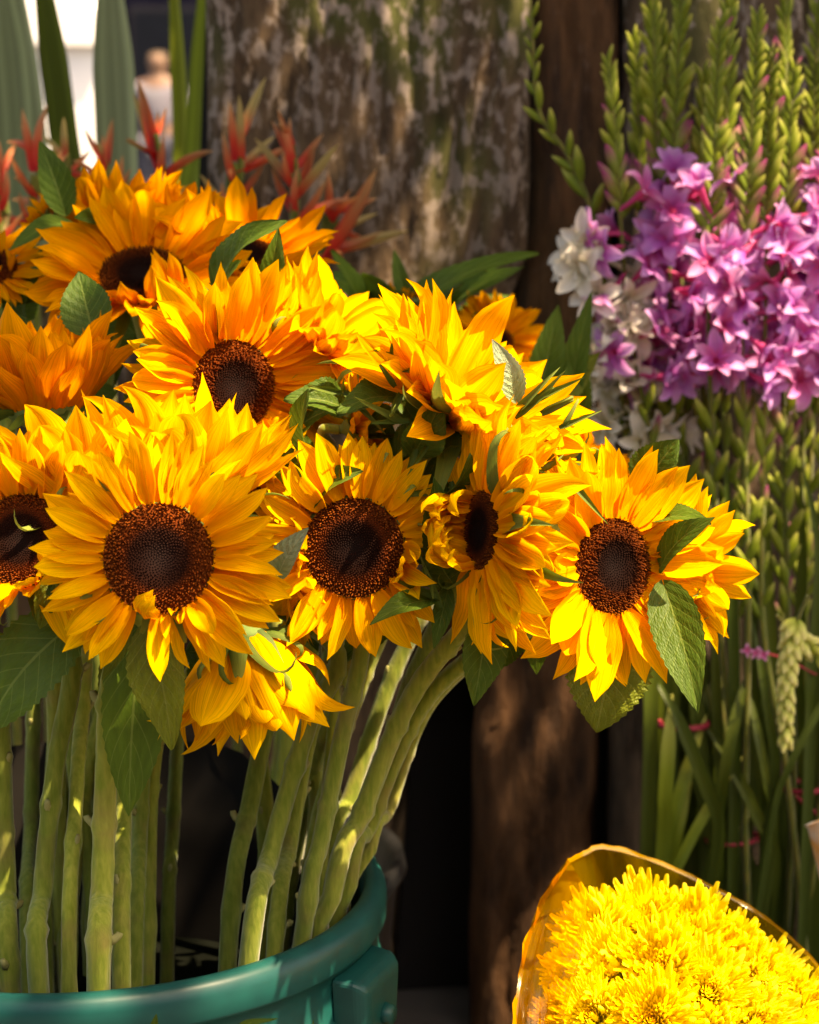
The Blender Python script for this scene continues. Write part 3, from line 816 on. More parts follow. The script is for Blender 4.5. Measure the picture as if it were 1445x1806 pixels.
labs = ['thick sunflower stem on the frame edge', 'sunflower stem tucked right behind the thickest left stem', 'slim shaded sunflower stem under the hanging leaf', 'leaning shaded sunflower stem left of the pale pair',
        'sunflower stem squeezed between the two pale leaning stems', 'shaded stem behind the pale leaning pair', 'deeply shaded stem in the dark middle of the bucket', 'shaded stem behind the leftmost stems',
        'hindmost curved stem leaning toward the bucket side', 'dim stem behind the second stem from the left', 'dim stem directly behind the thickest left stem']
for k, (pts, sr) in enumerate(extra):
    rg = random.Random(100 + k)
    P = [Q(*p) for p in pts]
    ft = stem_to_foot(P, rg); P.append(ft)
    root = empty('bare_flower_stalk', ft, labs[k], 'flower stem', 'cut stems in the teal bucket')
    path = inside(catmull(P, 14))
    rad = [sr * (1.15 if i % 9 == 4 else rg.uniform(.98, 1.02)) for i in range(len(path))]
    V, Fc = tube([p - ft for p in path], rad, 12)
    obj('stalk', mesh('stalk', V, Fc, M_STEM), root, T(ft))
    for i in range(4, len(path) - 2, 9):
        t = (path[i - 1] - path[i + 1]).normalized()
        out_ = Matrix.Rotation(rg.uniform(0, 6.28), 3, t) @ (t.cross(Vector((0, 1, 0))).normalized())
        q = sr * .85
        obj('leaf_stub', STUB, root, frame(path[i] + out_ * rad[i] * .7, out_.cross(t), out_, t, q * .8, q * rg.choice([.5, 1.0]), q))


# ------------------------------------------------------------------ sunflower leaves
def leaf(key, base, tip, Yb, Yt, width, face=(0, .1, 1), bend=.3, fold=.3, mat=M_LEAF, side=0., serr=.03, wave=.03, seed=0, curl=0., parent=None, name='leaf'):
    """ovate pointed leaf; bend bows it along its length, fold raises the halves"""
    A = Q(*base, Yb); B = Q(*tip, Yt)
    yv = B - A; L = yv.length; yv.normalize()
    z = cv(*face); z = (z - yv * z.dot(yv)).normalized(); x = yv.cross(z)
    wd = width * mpp((A + B) / 2)
    nx, ny = 14, 30
    V = []; uv = []; Fc = []
    rg = random.Random(seed + key * 7)
    ph = rg.uniform(0, 6)
    for j in range(ny + 1):
        v = j / ny
        pr_ = (math.sin(math.pi * min(1, v ** .78)) ** .8) * (1 - .25 * v) * 1.12 if v < 1 else 0
        pr_ = max(pr_, .02)
        sv = side * math.sin(math.pi * v) * L
        for i in range(nx + 1):
            s = 2 * i / nx - 1
            w_ = wd * .5 * pr_
            if abs(s) > .99: w_ *= 1 + serr * (1 if j % 2 else -1)
            ay = abs(s)
            X = s * w_
            Z = fold * w_ * ay + wave * wd * math.sin(v * 9 + ph + s) * ay * ay * 1.4 + bend * L * math.sin(math.pi * v) * .5
            if curl: # roll the blade halves
                an = curl * s
                X = w_ * math.sin(an) / curl; Z = (1 - math.cos(an)) * w_ / abs(curl) * (1 if curl > 0 else 1) + bend * L * math.sin(math.pi * v) * .5
            # quilted surface between the side veins
            vv = (v - ay * .3) * 8
            Z -= .012 * wd * abs(math.sin(vv * math.pi)) * (1 - ay) * pr_ * -1
            V.append(x * (X + sv) + yv * (v * L - ay * .06 * L * (1 - v)) + z * Z); uv.append((i / nx, v))
    for j in range(ny):
        for i in range(nx):
            a_ = j * (nx + 1) + i; Fc.append((a_, a_ + 1, a_ + nx + 2, a_ + nx + 1))
    # petiole
    par = parent or FLOWERS[key]
    return obj(name, mesh(name, V, Fc, mat, True, uv), par, T(A))


leaf(1, (262, 1108), (304, 1322), 1.035, 1.03, 100, (-.2, .2, 1), .10, .45, M_LEAFY, side=-.04, wave=.05, seed=3)
leaf(1, (250, 1110), (228, 1440), 1.06, 1.06, 120, (.3, .1, 1), .05, .35, M_LEAF, side=.02, wave=.05, seed=4)
leaf(1, (228, 1110), (180, 1200), 1.05, 1.04, 30, (.3, .3, 1), -.2, .5, M_LEAFY, seed=5)
leaf(1, (205, 1140), (215, 1340), 1.075, 1.075, 60, (-.5, .1, 1), .05, .5, M_LEAFY, seed=25)
leaf(2, (130, 1100), (-30, 1300), 1.05, 1.04, 150, (-.1, .5, 1), .15, .15, M_LEAF, side=.04, serr=.05, seed=6)
leaf(2, (60, 1150), (-40, 1170), 1.07, 1.05, 90, (0, .5, 1), .15, .1, M_LEAFY, seed=7)
leaf(15, (1172, 1035), (1232, 1258), 1.09, 1.05, 92, (-.35, .15, 1), .08, .35, M_LEAF, side=-.03, seed=8, wave=.02)
leaf(15, (1085, 1120), (1052, 1292), 1.12, 1.12, 150, (0, .1, 1), .05, .2, M_LEAFY, side=.0, seed=9, serr=.05)
leaf(16, (1165, 1000), (1262, 912), 1.10, 1.07, 66, (-.3, .6, .9), .20, .3, M_LEAF, seed=10)
leaf(16, (1150, 920), (1255, 925), 1.11, 1.08, 60, (0, .8, .7), .2, .3, M_LEAF, seed=11)
leaf(15, (1135, 860), (1196, 775), 1.16, 1.15, 95, (-.3, .3, 1), .1, .2, M_LEAF, seed=12)
leaf(14, (860, 1085), (835, 1245), 1.09, 1.08, 80, (.2, .1, 1), .08, .5, M_LEAF, seed=13, wave=.06)
leaf(14, (905, 1095), (850, 1190), 1.12, 1.11, 80, (.2, .1, 1), .08, .3, M_LEAF, seed=14, wave=.06)
leaf(3, (766, 1058), (652, 1102), 1.075, 1.04, 52, (-.1, .6, .8), .18, .35, M_LEAF, seed=15, serr=.02)
leaf(3, (790, 1040), (765, 1145), 1.08, 1.07, 36, (.1, .3, 1), .1, .5, M_LEAF, seed=16)
leaf(9, (385, 505), (505, 388), 1.24, 1.22, 72, (-.3, .6, .8), .25, .55, M_LEAF, seed=17, wave=.06)
leaf(9, (470, 520), (492, 402), 1.22, 1.21, 46, (.2, .2, 1), .1, .6, M_LEAF, seed=18)
leaf(6, (165, 590), (138, 478), 1.20, 1.22, 92, (-.1, .2, 1), .05, .25, M_LEAF, seed=19)
leaf(8, (115, 375), (70, 248), 1.40, 1.40, 62, (.3, .1, 1), .1, .4, M_LEAF, seed=20)
leaf(8, (125, 395), (18, 442), 1.38, 1.33, 48, (.1, .7, .7), .2, .3, M_LEAF, seed=21)
leaf(8, (210, 400), (130, 385), 1.38, 1.33, 58, (0, .3, .9), .1, .3, M_LEAF, seed=22)
leaf(21, (492, 1012), (545, 930), 1.04, 1.03, 64, (-.2, .2, 1), .25, .0, M_LEAFP, seed=23, curl=1.1)
leaf(13, (910, 705), (868, 598), 1.09, 1.09, 58, (.0, .5, .8), .18, .0, M_LEAFP, seed=24, curl=1.0, serr=.05)
leaf(12, (620, 760), (715, 735), 1.19, 1.17, 80, (0, .5, .8), .15, .2, M_LEAF, seed=25)
leaf(12, (700, 830), (790, 800), 1.17, 1.16, 90, (0, .5, .8), .15, .3, M_LEAF, seed=26)
leaf(13, (700, 800), (770, 745), 1.14, 1.13, 60, (0, .5, .8), .2, .3, M_LEAF, seed=27)
leaf(13, (760, 860), (700, 780), 1.15, 1.15, 90, (0, .3, .9), .2, .3, M_LEAF, seed=28)
leaf(14, (790, 1010), (770, 900), 1.13, 1.12, 70, (.3, .3, .9), .2, .4, M_LEAF, seed=29, wave=.08)
leaf(14, (800, 920), (745, 1000), 1.12, 1.1, 50, (.3, .3, .9), .2, .5, M_LEAF, seed=30, wave=.08)
leaf(2, (95, 1010), (70, 1110), 1.04, 1.04, 50, (.3, .3, .9), .2, .5, M_LEAFY, seed=31, wave=.08)
leaf(26, (440, 850), (520, 800), 1.11, 1.10, 50, (0, .5, .8), .15, .4, M_LEAF, seed=32)
# big leaves of the rear bunch
for k, (b_, t_, wd_) in enumerate([((700, 560), (950, 446), 66), ((640, 590), (585, 440), 66), ((760, 570), (925, 470), 60), ((700, 560), (560, 480), 60), ((690, 600), (640, 480), 70),
                                   ((760, 600), (820, 500), 90), ((720, 540), (695, 440), 30), ((800, 600), (900, 520), 70), ((640, 560), (720, 520), 60), ((600, 600), (560, 500), 50), ((760, 560), (860, 478), 46)]):
    leaf(20, b_, t_, 1.55 + .02 * (k % 3), 1.5 + .03 * (k % 4), wd_, (rnd.uniform(-.3, .3), .6, .7), .15, .35, M_LEAF, seed=40 + k, wave=.04)
for k, (b_, t_, wd_) in enumerate([((950, 700), (985, 538), 62), ((1000, 730), (1045, 512), 50), ((930, 760), (1060, 620), 80), ((1010, 760), (1020, 600), 60), ((900, 700), (1010, 640), 60)]):
    leaf(19, b_, t_, 1.46, 1.46, wd_, (rnd.uniform(-.4, .2), .3, .9), .08, .35, M_LEAF if k != 2 else M_LEAFY, seed=60 + k)
# crowded foliage between the heads of the bunch
rg = random.Random(77)
fill = [(6, 40, 560, 1.36), (6, 90, 520, 1.37), (10, 60, 600, 1.33), (9, 380, 560, 1.3), (9, 430, 540, 1.28), (4, 560, 700, 1.25), (4, 230, 700, 1.22), (7, 250, 680, 1.25), (11, 700, 640, 1.24), (11, 690, 700, 1.22),
        (12, 740, 780, 1.2), (13, 700, 870, 1.2), (13, 790, 860, 1.18), (14, 770, 960, 1.16), (3, 540, 830, 1.17), (4, 500, 780, 1.2), (22, 960, 720, 1.22), (15, 1000, 850, 1.2), (26, 540, 860, 1.18), (21, 520, 1080, 1.17), (3, 700, 1080, 1.17), (14, 960, 1060, 1.17), (17, 380, 1140, 1.14), (1, 330, 1150, 1.12), (25, 150, 1120, 1.13), (13, 700, 700, 1.12), (13, 730, 800, 1.10), (14, 770, 880, 1.09), (14, 760, 980, 1.09), (12, 610, 720, 1.14), (3, 545, 800, 1.11), (14, 800, 1030, 1.09), (26, 540, 890, 1.1), (6, 120, 600, 1.4), (6, 200, 620, 1.42), (6, 240, 590, 1.38), (7, 190, 740, 1.3), (7, 230, 780, 1.28), (7, 150, 760, 1.32), (10, 30, 560, 1.4), (10, 60, 640, 1.42), (4, 200, 690, 1.35), (9, 350, 600, 1.42), (9, 480, 580, 1.4), (11, 520, 700, 1.34), (3, 560, 780, 1.3), (12, 660, 840, 1.28), (13, 760, 900, 1.25)]
for k, (key, x, y, Y) in enumerate(fill):
    an = rg.uniform(0, 6.28); L_ = rg.uniform(80, 140)
    leaf(key, (x, y), (x + L_ * math.cos(an), y + L_ * math.sin(an)), Y, Y - rg.uniform(0, .03), rg.uniform(50, 80), (rg.uniform(-.5, .5), .5, .8), .2, .4, M_LEAF, seed=80 + k, wave=.06)

for k, (key, x, y, Y) in enumerate([(13, 690, 650, 1.10), (13, 700, 690, 1.10), (13, 720, 740, 1.09), (13, 745, 790, 1.09), (12, 600, 700, 1.13), (12, 590, 730, 1.13), (12, 610, 690, 1.13), (14, 785, 860, 1.09), (14, 775, 960, 1.09), (14, 780, 1010, 1.09),
                                   (22, 915, 730, 1.08), (22, 940, 720, 1.08), (22, 965, 735, 1.08), (22, 985, 760, 1.08), (14, 1000, 860, 1.06), (26, 520, 800, 1.1), (26, 500, 830, 1.1), (3, 760, 1010, 1.07), (3, 780, 940, 1.08), (2, 80, 1040, 1.03), (2, 95, 1070, 1.03), (14, 770, 1060, 1.07)]):
    for q in range(2):
        an = rg.uniform(0, 6.28) if key != 22 else rg.uniform(.3, 1.1)
        d = cv(math.cos(an), math.sin(an), rg.uniform(.1, .6)); at_ = Q(x + rg.uniform(-12, 12), y + rg.uniform(-12, 12), Y)
        z = (-c_f - d * (-c_f).dot(d)).normalized(); L_ = rg.uniform(.022, .036)
        obj('sepal', rg.choice(SEP), FLOWERS[key], frame(at_, d.cross(z), d, z, L_ * .75, L_, L_))

# ------------------------------------------------------------------ teal bucket
def revolve(prof, seg, c):
    V = []; Fc = []
    for r_, z_ in prof:
        for k in range(seg):
            a = 2 * math.pi * k / seg; V.append(Vector((c.x + r_ * math.cos(a), c.y + r_ * math.sin(a), z_)))
    for j in range(len(prof) - 1):
        for k in range(seg):
            a = j * seg + k; b = j * seg + (k + 1) % seg; Fc.append((a, b, b + seg, a + seg))
    return V, Fc


bk = empty('bucket', Vector((BK.x, BK.y, 0)), 'large teal plastic bucket with a thick rolled rim holding the sunflowers', 'bucket')
r0 = BR_
O_ = Vector((0, 0, 0))
prof = [(0, .012), (r0 * .78, .012), (r0 * .965, BZ - .03), (r0 * .985, BZ - .006), (r0 * .992, BZ - .001), (r0 * 1.0, BZ), (r0 + .006, BZ + .0005), (r0 + .010, BZ - .003), (r0 + .012, BZ - .008), (r0 + .012, BZ - .020), (r0 + .0105, BZ - .023), (r0 + .008, BZ - .023),
        (r0 + .007, BZ - .034), (r0 + .007, BZ - .052), (r0 + .0095, BZ - .054), (r0 + .0095, BZ - .062), (r0 + .006, BZ - .064), (r0 * .80, 0), (0, 0)]
V, Fc = revolve(prof, 128, O_)
obj('shell', mesh('shell', V, Fc, M_TEAL), bk, T(Vector((BK.x, BK.y, 0))))
# handle lugs
def lug(ang):
    e = Vector((math.cos(ang), math.sin(ang), 0)); tg = Vector((-e.y, e.x, 0)); up = Vector((0, 0, 1))
    base = Vector((BK.x, BK.y, 0)) + e * (r0 + .006)
    pts = [(-.030, -.026), (.030, -.026), (.026, -.062), (.016, -.080), (-.016, -.080), (-.026, -.062)]
    V = []; Fc = []; n_ = len(pts)
    for dpt, sc in ((0, 1), (.015, .95), (.020, .78)):
        for (a_, z_) in pts:
            V.append(base + e * dpt + tg * a_ * sc + up * (BZ + (-.057) + (z_ + .057) * sc))
    for l in range(2):
        for k in range(n_):
            a = l * n_ + k; b = l * n_ + (k + 1) % n_; Fc.append((a, b, b + n_, a + n_))
    Fc.append(tuple(2 * n_ + k for k in range(n_)))
    o = obj('handle_lug', mesh('handle_lug', V, Fc, M_TEAL, False), bk)
    bv = o.modifiers.new('bev', 'BEVEL'); bv.width = .004; bv.segments = 3
    V, Fc = tube([base + e * .017 + up * (BZ - .055), base + e * .026 + up * (BZ - .055)], [.007, .005], 16)
    obj('pin', mesh('pin', V, Fc, M_TEAL), o)
lug(R(-22)); lug(R(158))
V, Fc = revolve([(0, .30), (r0 * .90, .30)], 64, Vector((BK.x, BK.y, 0)))
rgl = random.Random(3); VL = []; FL = []; nl = 72  # black sheet added to stand in for shade on the bucket's far side
for j in range(7):
    for k in range(nl):
        a = 2 * math.pi * k / nl
        d_ = (a - R(115) + math.pi) % (2 * math.pi) - math.pi
        top = BZ - .012 + .052 * max(0, min(1, (R(88) - abs(d_)) / R(35)))
        z_ = .29 + (top - .29) * j / 6
        r_ = r0 * (.78 + .185 * min(1, z_ / (BZ - .03))) - .005 + .003 * noise.noise(Vector((k * .6, j * .8, 2))) + .006 * (z_ > BZ)
        VL.append(Vector((BK.x + r_ * math.cos(a), BK.y + r_ * math.sin(a), z_)))
for j in range(6):
    for k in range(nl): FL.append((j * nl + k, j * nl + (k + 1) % nl, (j + 1) * nl + (k + 1) % nl, (j + 1) * nl + k))
obj('shade_sheet', mesh('shade_sheet', VL, FL, simple('dark_shade_sheet', (.010, .009, .008), .5, (.014, .012, .010), bump=.1, spec=.1)), bk, label='black sheet added above the far rim in place of the shade inside the bucket')
wt = obj('water', mesh('water', V, Fc, M_WATER), bk)
# black buckets behind, holding the rear flowers
for (x, y, lab) in ((-.42, 1.72, 'black bucket hidden behind the sunflowers holding red flowers and strap leaves'), (-.14, 1.60, 'black bucket behind the teal one holding the rear sunflowers')):
    q = empty('black_bucket', Vector((x, y, 0)), lab, 'bucket')
    V, Fc = revolve([(0, .01), (.10, .01), (.125, .27), (.135, .275), (.138, .262), (.13, .25), (.105, 0), (0, 0)], 48, O_)
    obj('shell', mesh('shell', V, Fc, M_BLACKP), q, T(Vector((x, y, 0))))

# ------------------------------------------------------------------ tall flower spikes on the right
def bl_prof(v): return max(.03, math.sin(math.pi * min(1, v * .86 + .12)) ** .7)
BLP = {}
for nm, m_ in (('p', M_PINK), ('r', M_PINK2), ('w', M_WHITE)):
    BLP[nm] = [petal_mesh('petal', bl_prof, 6, 9, b_, cp_, .05, tw_, tc_, wd_, 70 + i, m_) for i, (b_, cp_, tw_, tc_, wd_) in enumerate(((-.5, .22, .1, -.3, .52), (-.9, .25, -.2, -.5, .58), (-.2, .3, .2, .2, .50)))]
def tube_mesh(mat):
    V, Fc = tube([Vector((0, 0, -1.2)), Vector((0, .02, -.6)), Vector((0, 0, -.1)), Vector((0, 0, .02))], [.07, .09, .15, .17], 8, cap=False)
    return mesh('flower_tube', V, Fc, mat, True, [(0, 0)] * len(V))
TUBE = {'p': tube_mesh(M_PINK2), 'r': tube_mesh(M_PINK2), 'w': tube_mesh(M_WHITE)}
def bud_mesh(mat):
    V = []; uv = []; Fc = []
    for j in range(8):
        v = j / 7; r_ = .105 * math.sin(math.pi * (v * .88 + .09)) ** .8
        for k in range(7):
            a = 2 * math.pi * k / 7; V.append(Vector((r_ * math.cos(a), v, r_ * .8 * math.sin(a)))); uv.append((k / 7, v))
    for j in range(7):
        for k in range(7):
            a = j * 7 + k; b = j * 7 + (k + 1) % 7; Fc.append((a, b, b + 7, a + 7))
    return mesh('bud', V, Fc, mat, True, uv)
BUD = bud_mesh(M_BUD); BUDP = bud_mesh(M_BUDP); BUDW = bud_mesh(M_PALEBUD)


def ortho(yv, hint):
    z = (hint - yv * hint.dot(yv)).normalized(); return yv.cross(z), z


def blossom(root, at_, d, size, kind, rg):
    z = d.normalized(); x, y_ = ortho(z, c_u)
    x, y = x, z.cross(x)
    o = obj('blossom', TUBE[kind if kind != 'x' else 'p'], root, frame(at_, x, y, z, size, size, size))
    open_ = R(rg.uniform(15, 68)); r0_ = rg.uniform(0, 6)
    for k in range(6):
        ph = r0_ + k * math.pi / 3 + rg.uniform(-.12, .12)
        e = x * math.cos(ph) + y * math.sin(ph)
        yv = (e * math.cos(open_) + z * math.sin(open_)).normalized(); tg = z.cross(e)
        zz = yv.cross(tg) * -1
        if zz.dot(z) < 0: zz = -zz
        xx = yv.cross(zz)
        L_ = size * rg.uniform(.85, 1.1)
        obj('petal', rg.choice(BLP[kind if kind == 'w' else rg.choice(['p', 'p', 'r'])]), o, frame(at_ + e * size * .12, xx, yv, zz, L_, L_, L_))


def spike(label, pts, Y, bud_to, nbl, bl_size, kind, seed, bl_range, bracts=None, group='purple flower spikes tied in bunches', budlen=50, bsp=15, cat='flower'):
    """pts top first, in pixels; bud_to / bl_range are path fractions"""
    rg = random.Random(seed)
    P = [Q(x, y, Y + dy) for x, y, dy in pts]
    ft = P[-1].copy(); ft += (P[-1] - P[-2]).normalized() * .02
    ft.z = max(.01, min(ft.z, P[-1].z - .1)); P.append(ft)
    root = empty('flower_spike', ft, label, cat, group)
    path = catmull(P, 26); n_ = len(path)
    s = mpp(path[0])
    V, Fc = tube([p - ft for p in path], [s * (3.2 + 5.5 * min(1, i / n_ * 1.6)) / 1.4 for i in range(n_)], 8)
    obj('stem', mesh('stem', V, Fc, M_STEMD), root, T(ft))
    cum = [0]
    for i in range(1, n_): cum.append(cum[-1] + (path[i] - path[i - 1]).length)
    def at_len(l):
        for i in range(1, n_):
            if cum[i] >= l:
                k = (l - cum[i - 1]) / (cum[i] - cum[i - 1] + 1e-9)
                return path[i - 1].lerp(path[i], k), (path[i - 1] - path[i]).normalized()
        return path[-1], (path[-2] - path[-1]).normalized()
    plane = (c_r * math.cos(rg.uniform(-.7, .7)) - c_f * math.sin(rg.uniform(-.7, .7))).normalized()
    Lb = bud_to * s; l = 4 * s; side = 1
    while l < Lb:
        p_, t_ = at_len(l)
        fr = l / Lb
        spread = R(rg.uniform(10, 34) + 8 * fr)
        e = (plane - t_ * plane.dot(t_)).normalized() * side + c_f * rg.uniform(-.25, .25)
        yv = (t_ * math.cos(spread) + e * math.sin(spread)).normalized()
        x, z = ortho(yv, -c_f)
        bl = budlen * s * (.65 + .6 * fr) * rg.uniform(.75, 1.2)
        obj('bud', BUDP if (fr > .68 and kind != 'w' and rg.random() < .5) or (kind != 'w' and rg.random() < .07) else BUD, root, frame(p_, x, yv, z, bl * rg.uniform(1.15, 1.5), bl, bl * 1.2))
        l += bsp * s * (.55 + .45 * fr) * rg.uniform(.85, 1.15) * .8; side = -side
    for k in range(nbl):
        l = (bl_range[0] + (bl_range[1] - bl_range[0]) * (k + rg.uniform(.1, .9)) / nbl) * s
        p_, t_ = at_len(l)
        d = cv(rg.uniform(-1.1, 1.1), rg.uniform(-.7, .6), rg.uniform(-.1, 1))
        blossom(root, p_ + d * bl_size * s * 1.1, d, bl_size * s, kind, rg)
    if bracts:
        l = bracts[0] * s; side = 1
        while l < bracts[1] * s:
            p_, t_ = at_len(l)
            e = cv(side * rg.uniform(.6, 1), 0, rg.uniform(-.3, .8))
            yv = (t_ * 1.0 + e * rg.uniform(.15, .6)).normalized(); x, z = ortho(yv, -c_f)
            bl = rg.uniform(44, 74) * s
            obj('bud', BUD if rg.random() < .8 else BUDP, root, frame(p_, x, yv, z, bl * 1.25, bl, bl))
            l += rg.uniform(20, 44) * s; side = -side
    return root


spike('white flower spike curving left with green buds above its blooms', [(938, 28, -.0), (950, 190, 0), (1005, 280, 0), (1052, 400, 0), (1075, 560, 0), (1110, 760, .02), (1180, 1050, .03), (1255, 1480, .04)], 1.66, 400, 26, 56, 'w', 1, (430, 790),
      bracts=(760, 1000), group='white flower spikes', budlen=52, bsp=40)
spike('short white spike with drooping blooms low beside the brown board', [(1078, 560, .04), (1100, 640, .04), (1135, 720, .04), (1190, 1000, .05), (1230, 1280, .05)], 1.66, 40, 6, 50, 'w', 2, (80, 220), bracts=(260, 560), group='white flower spikes', budlen=30)
sp = [(1070, 110, 1110, 1205, 1275), (1118, 75, 1140, 1190, 1270), (1165, 45, 1205, 1215, 1285), (1205, -60, 1180, 1225, 1290), (1150, -40, 1160, 1200, 1280), (1270, 45, 1250, 1270, 1300), (1290, -50, 1270, 1290, 1305), (1322, 165, 1320, 1300, 1310),
      (1338, 30, 1310, 1320, 1315), (1385, -25, 1385, 1380, 1385), (1400, 120, 1380, 1390, 1400), (1445, 10, 1420, 1410, 1410), (1432, 190, 1440, 1420, 1420), (1480, -30, 1470, 1450, 1440), (1240, 130, 1235, 1260, 1295), (1360, 90, 1350, 1345, 1390), (1500, 120, 1490, 1470, 1450)]
slab = ['leftmost purple spike with short bunched green buds', 'thin purple spike between the leftmost and the thick budded one', 'thick budded purple spike with a pale tip, left part of the bunch', 'purple spike reaching past the top, behind the thick budded one',
        'purple spike rising behind the leftmost pair', 'purple spike with a blunt pale green tip in the middle', 'tall purple spike running out of the top in the middle', 'short spike with a crowded tip ending just above the blooms',
        'slender purple spike right of the blunt tipped one', 'tallest sunlit spike with white edged buds near the right side', 'purple spike tucked under the tallest sunlit one', 'purple spike touching the right edge at the top',
        'pink spike low on the right edge with sunlit blooms', 'purple spike just beyond the right edge, leaning in', 'short shaded purple spike deep in the middle of the bunch', 'shaded purple spike behind the slender one', 'pink spike outermost on the right']
rg = random.Random(9)
for k, (tx, ty_, mx_, lx, fx) in enumerate(sp):
    Y = 1.59 + .12 * rg.random()
    bt = 330 + (0 if ty_ > 60 else 60) - max(0, ty_ - 60) * .9
    b0 = 345 - ty_ + rg.uniform(-10, 50); b1 = 680 - ty_
    low = 1470 if k < 9 or k == 14 else 1385
    bx_ = fx if k < 9 or k == 14 else fx
    spike(slab[k], [(tx, ty_, 0), (tx * .7 + mx_ * .3, ty_ * .6 + 350 * .4, 0), (mx_, 560, 0), (lx * .5 + mx_ * .5, 820, 0), (lx, 1100, 0), (bx_, low, 0), (bx_ + rg.uniform(-50, 50), 1800, .02)], Y, bt, 9, 50, 'p', 200 + k, (b0, b1), bracts=(740 - ty_, 1130 - ty_))

# long blade leaves of the tied bunches
bl_ = [((1175, 1560), (1165, 1400), (1170, 1200), (1190, 1080), 60), ((1230, 1600), (1215, 1400), (1215, 1280), (1240, 1120), 52), ((1290, 1600), (1285, 1480), (1255, 1320), (1225, 1200), 40), ((1300, 1620), (1300, 1480), (1310, 1330), (1318, 1230), 40),
       ((1320, 1600), (1308, 1480), (1345, 1300), (1365, 1150), 44), ((1255, 1590), (1275, 1480), (1262, 1330), (1270, 1180), 36), ((1380, 1620), (1400, 1400), (1420, 1300), (1430, 1180), 44), ((1440, 1600), (1420, 1390), (1400, 1300), (1390, 1160), 36),
       ((1440, 1640), (1445, 1400), (1455, 1250), (1460, 1120), 50), ((1180, 1640), (1205, 1270), (1230, 1180), (1215, 1060), 48), ((1370, 1640), (1355, 1450), (1340, 1300), (1350, 1180), 40), ((1340, 1620), (1295, 1480), (1240, 1360), (1210, 1260), 34)]
blab = ['broad dark blade leaf nearest the dark gap', 'dark blade leaf through the highest red band', 'blade leaf leaning left out of the lowest red band', 'bright upright blade leaf above the lowest red band', 'blade leaf leaning right out of the lowest red band',
        'thin blade leaf inside the lowest red band', 'blade leaf right of the pale hanging buds', 'thin blade leaf behind the pale hanging buds', 'blade leaf on the right frame edge', 'blade leaf rising from the highest red band', 'shaded blade leaf between the two lower bands', 'narrow blade leaf crossing left above the lowest band']
for k, (a, b, c_, d_, wd) in enumerate(bl_):
    Y = 1.618 + .008 * (k % 4)
    P = [Q(*a, Y), Q(*b, Y), Q(*c_, Y), Q(*d_, Y)]; P.insert(0, Vector((P[0].x, P[0].y + .02, .02)))
    strip_leaf('blade_leaf', P, wd * Y / F_PX * 1.05, M_BLADE, facing=cv(rg.uniform(-.5, .5), .1, 1), label=blab[k], cat='leaf', group='blade leaves of the tied bunches', taper=1.2, fold=.3, n=9)

rg = random.Random(61)
nlab = ['nearest the long hanging sunflower leaf', 'second from the hanging sunflower leaf', 'third, over the highest red band', 'fourth, left of the lowest red band', 'over the lowest red band', 'right of the lowest red band', 'left of the pale hanging buds', 'behind the pale hanging buds', 'nearest the right edge']
olab = ['crossing the dark gap', 'slanting over the broad dark blade', 'slanting over the highest band', 'bent right above the lowest band', 'bent left above the lowest band', 'crossing the pale hanging buds stem', 'lowest left, behind the film wrap', 'lowest middle, behind the film wrap', 'lowest right, behind the film wrap', 'slanting at the right edge', 'twisted under the tiny pink blossom', 'leaning on the frame edge below the pale buds']
for k in range(12):
    xa = 1170 + (k * 97) % 290; ya = rg.uniform(1350, 1640); Y = 1.585 + .006 * (k % 4); an = rg.uniform(-110, 110)
    P = [Q(xa, ya, Y), Q(xa + an * .3, ya - 90, Y - .01), Q(xa + an * .8, ya - 190, Y), Q(xa + an * 1.3, ya - 270, Y + .02)]
    P.insert(0, Vector((P[0].x - .01, P[0].y + .02, max(.01, P[0].z - .12))))
    strip_leaf('thin_leaf', P, rg.uniform(14, 30) * Y / F_PX, M_BUD if k % 3 == 0 else M_BLADE, facing=cv(rg.uniform(-.7, .7), .1, 1), label='thin crooked olive leaf ' + olab[k], cat='leaf', group='thin crooked leaves of the tied bunches', taper=1.2, fold=.3, n=9)
for k in range(9):
    x0 = 1150 + k * 36 + rg.uniform(-8, 8); Y = 1.60 + .008 * (k % 4); top = rg.uniform(720, 900)
    P = [Q(x0 + rg.uniform(-30, 30), 1500, Y), Q(x0, 1200, Y), Q(x0 + rg.uniform(-15, 15), 980, Y), Q(x0 + rg.uniform(-30, 30), top, Y)]; P.insert(0, Vector((P[0].x, P[0].y + .02, .02)))
    strip_leaf('narrow_leaf', P, rg.uniform(20, 32) * Y / F_PX, M_BLADE, facing=cv(rg.uniform(-.7, .7), .1, 1), label='narrow green leaf under the purple blooms, ' + nlab[k], cat='leaf', group='narrow leaves below the purple blooms', taper=1.2, fold=.3, n=9)

def band(label, px, py, Y, rx, ry, tilt=0, th=4):
    c = Q(px, py, Y); s = mpp(c); pts = []
    for k in range(33):
        a = 2 * math.pi * k / 32
        pts.append(c_r * math.cos(a) * rx * s + Vector((0, 1, 0)) * math.sin(a) * ry * s + Vector((0, 0, 1)) * (tilt * math.cos(a) * rx * s))
    V, Fc = tube(pts, th * s, 6, cap=False)
    tag(obj('rubber_band', mesh('rubber_band', V, Fc, M_BAND), None, T(c)), label, 'rubber band', 'red bands tying the bunches')
band('red rubber band low on the bunch, above the yellow bouquet wrap', 1292, 1478, 1.618, 46, 34, .06, 4.5)
band('dark red rubber band under the long hanging sunflower leaf', 1205, 1276, 1.618, 42, 34, 0, 6)
band('pinkish red rubber band by the right edge below the pale buds', 1428, 1386, 1.618, 44, 34, .1, 5.5)
band('thin red rubber band loosely slanting on the right edge', 1440, 1425, 1.64, 66, 50, -.75, 4)

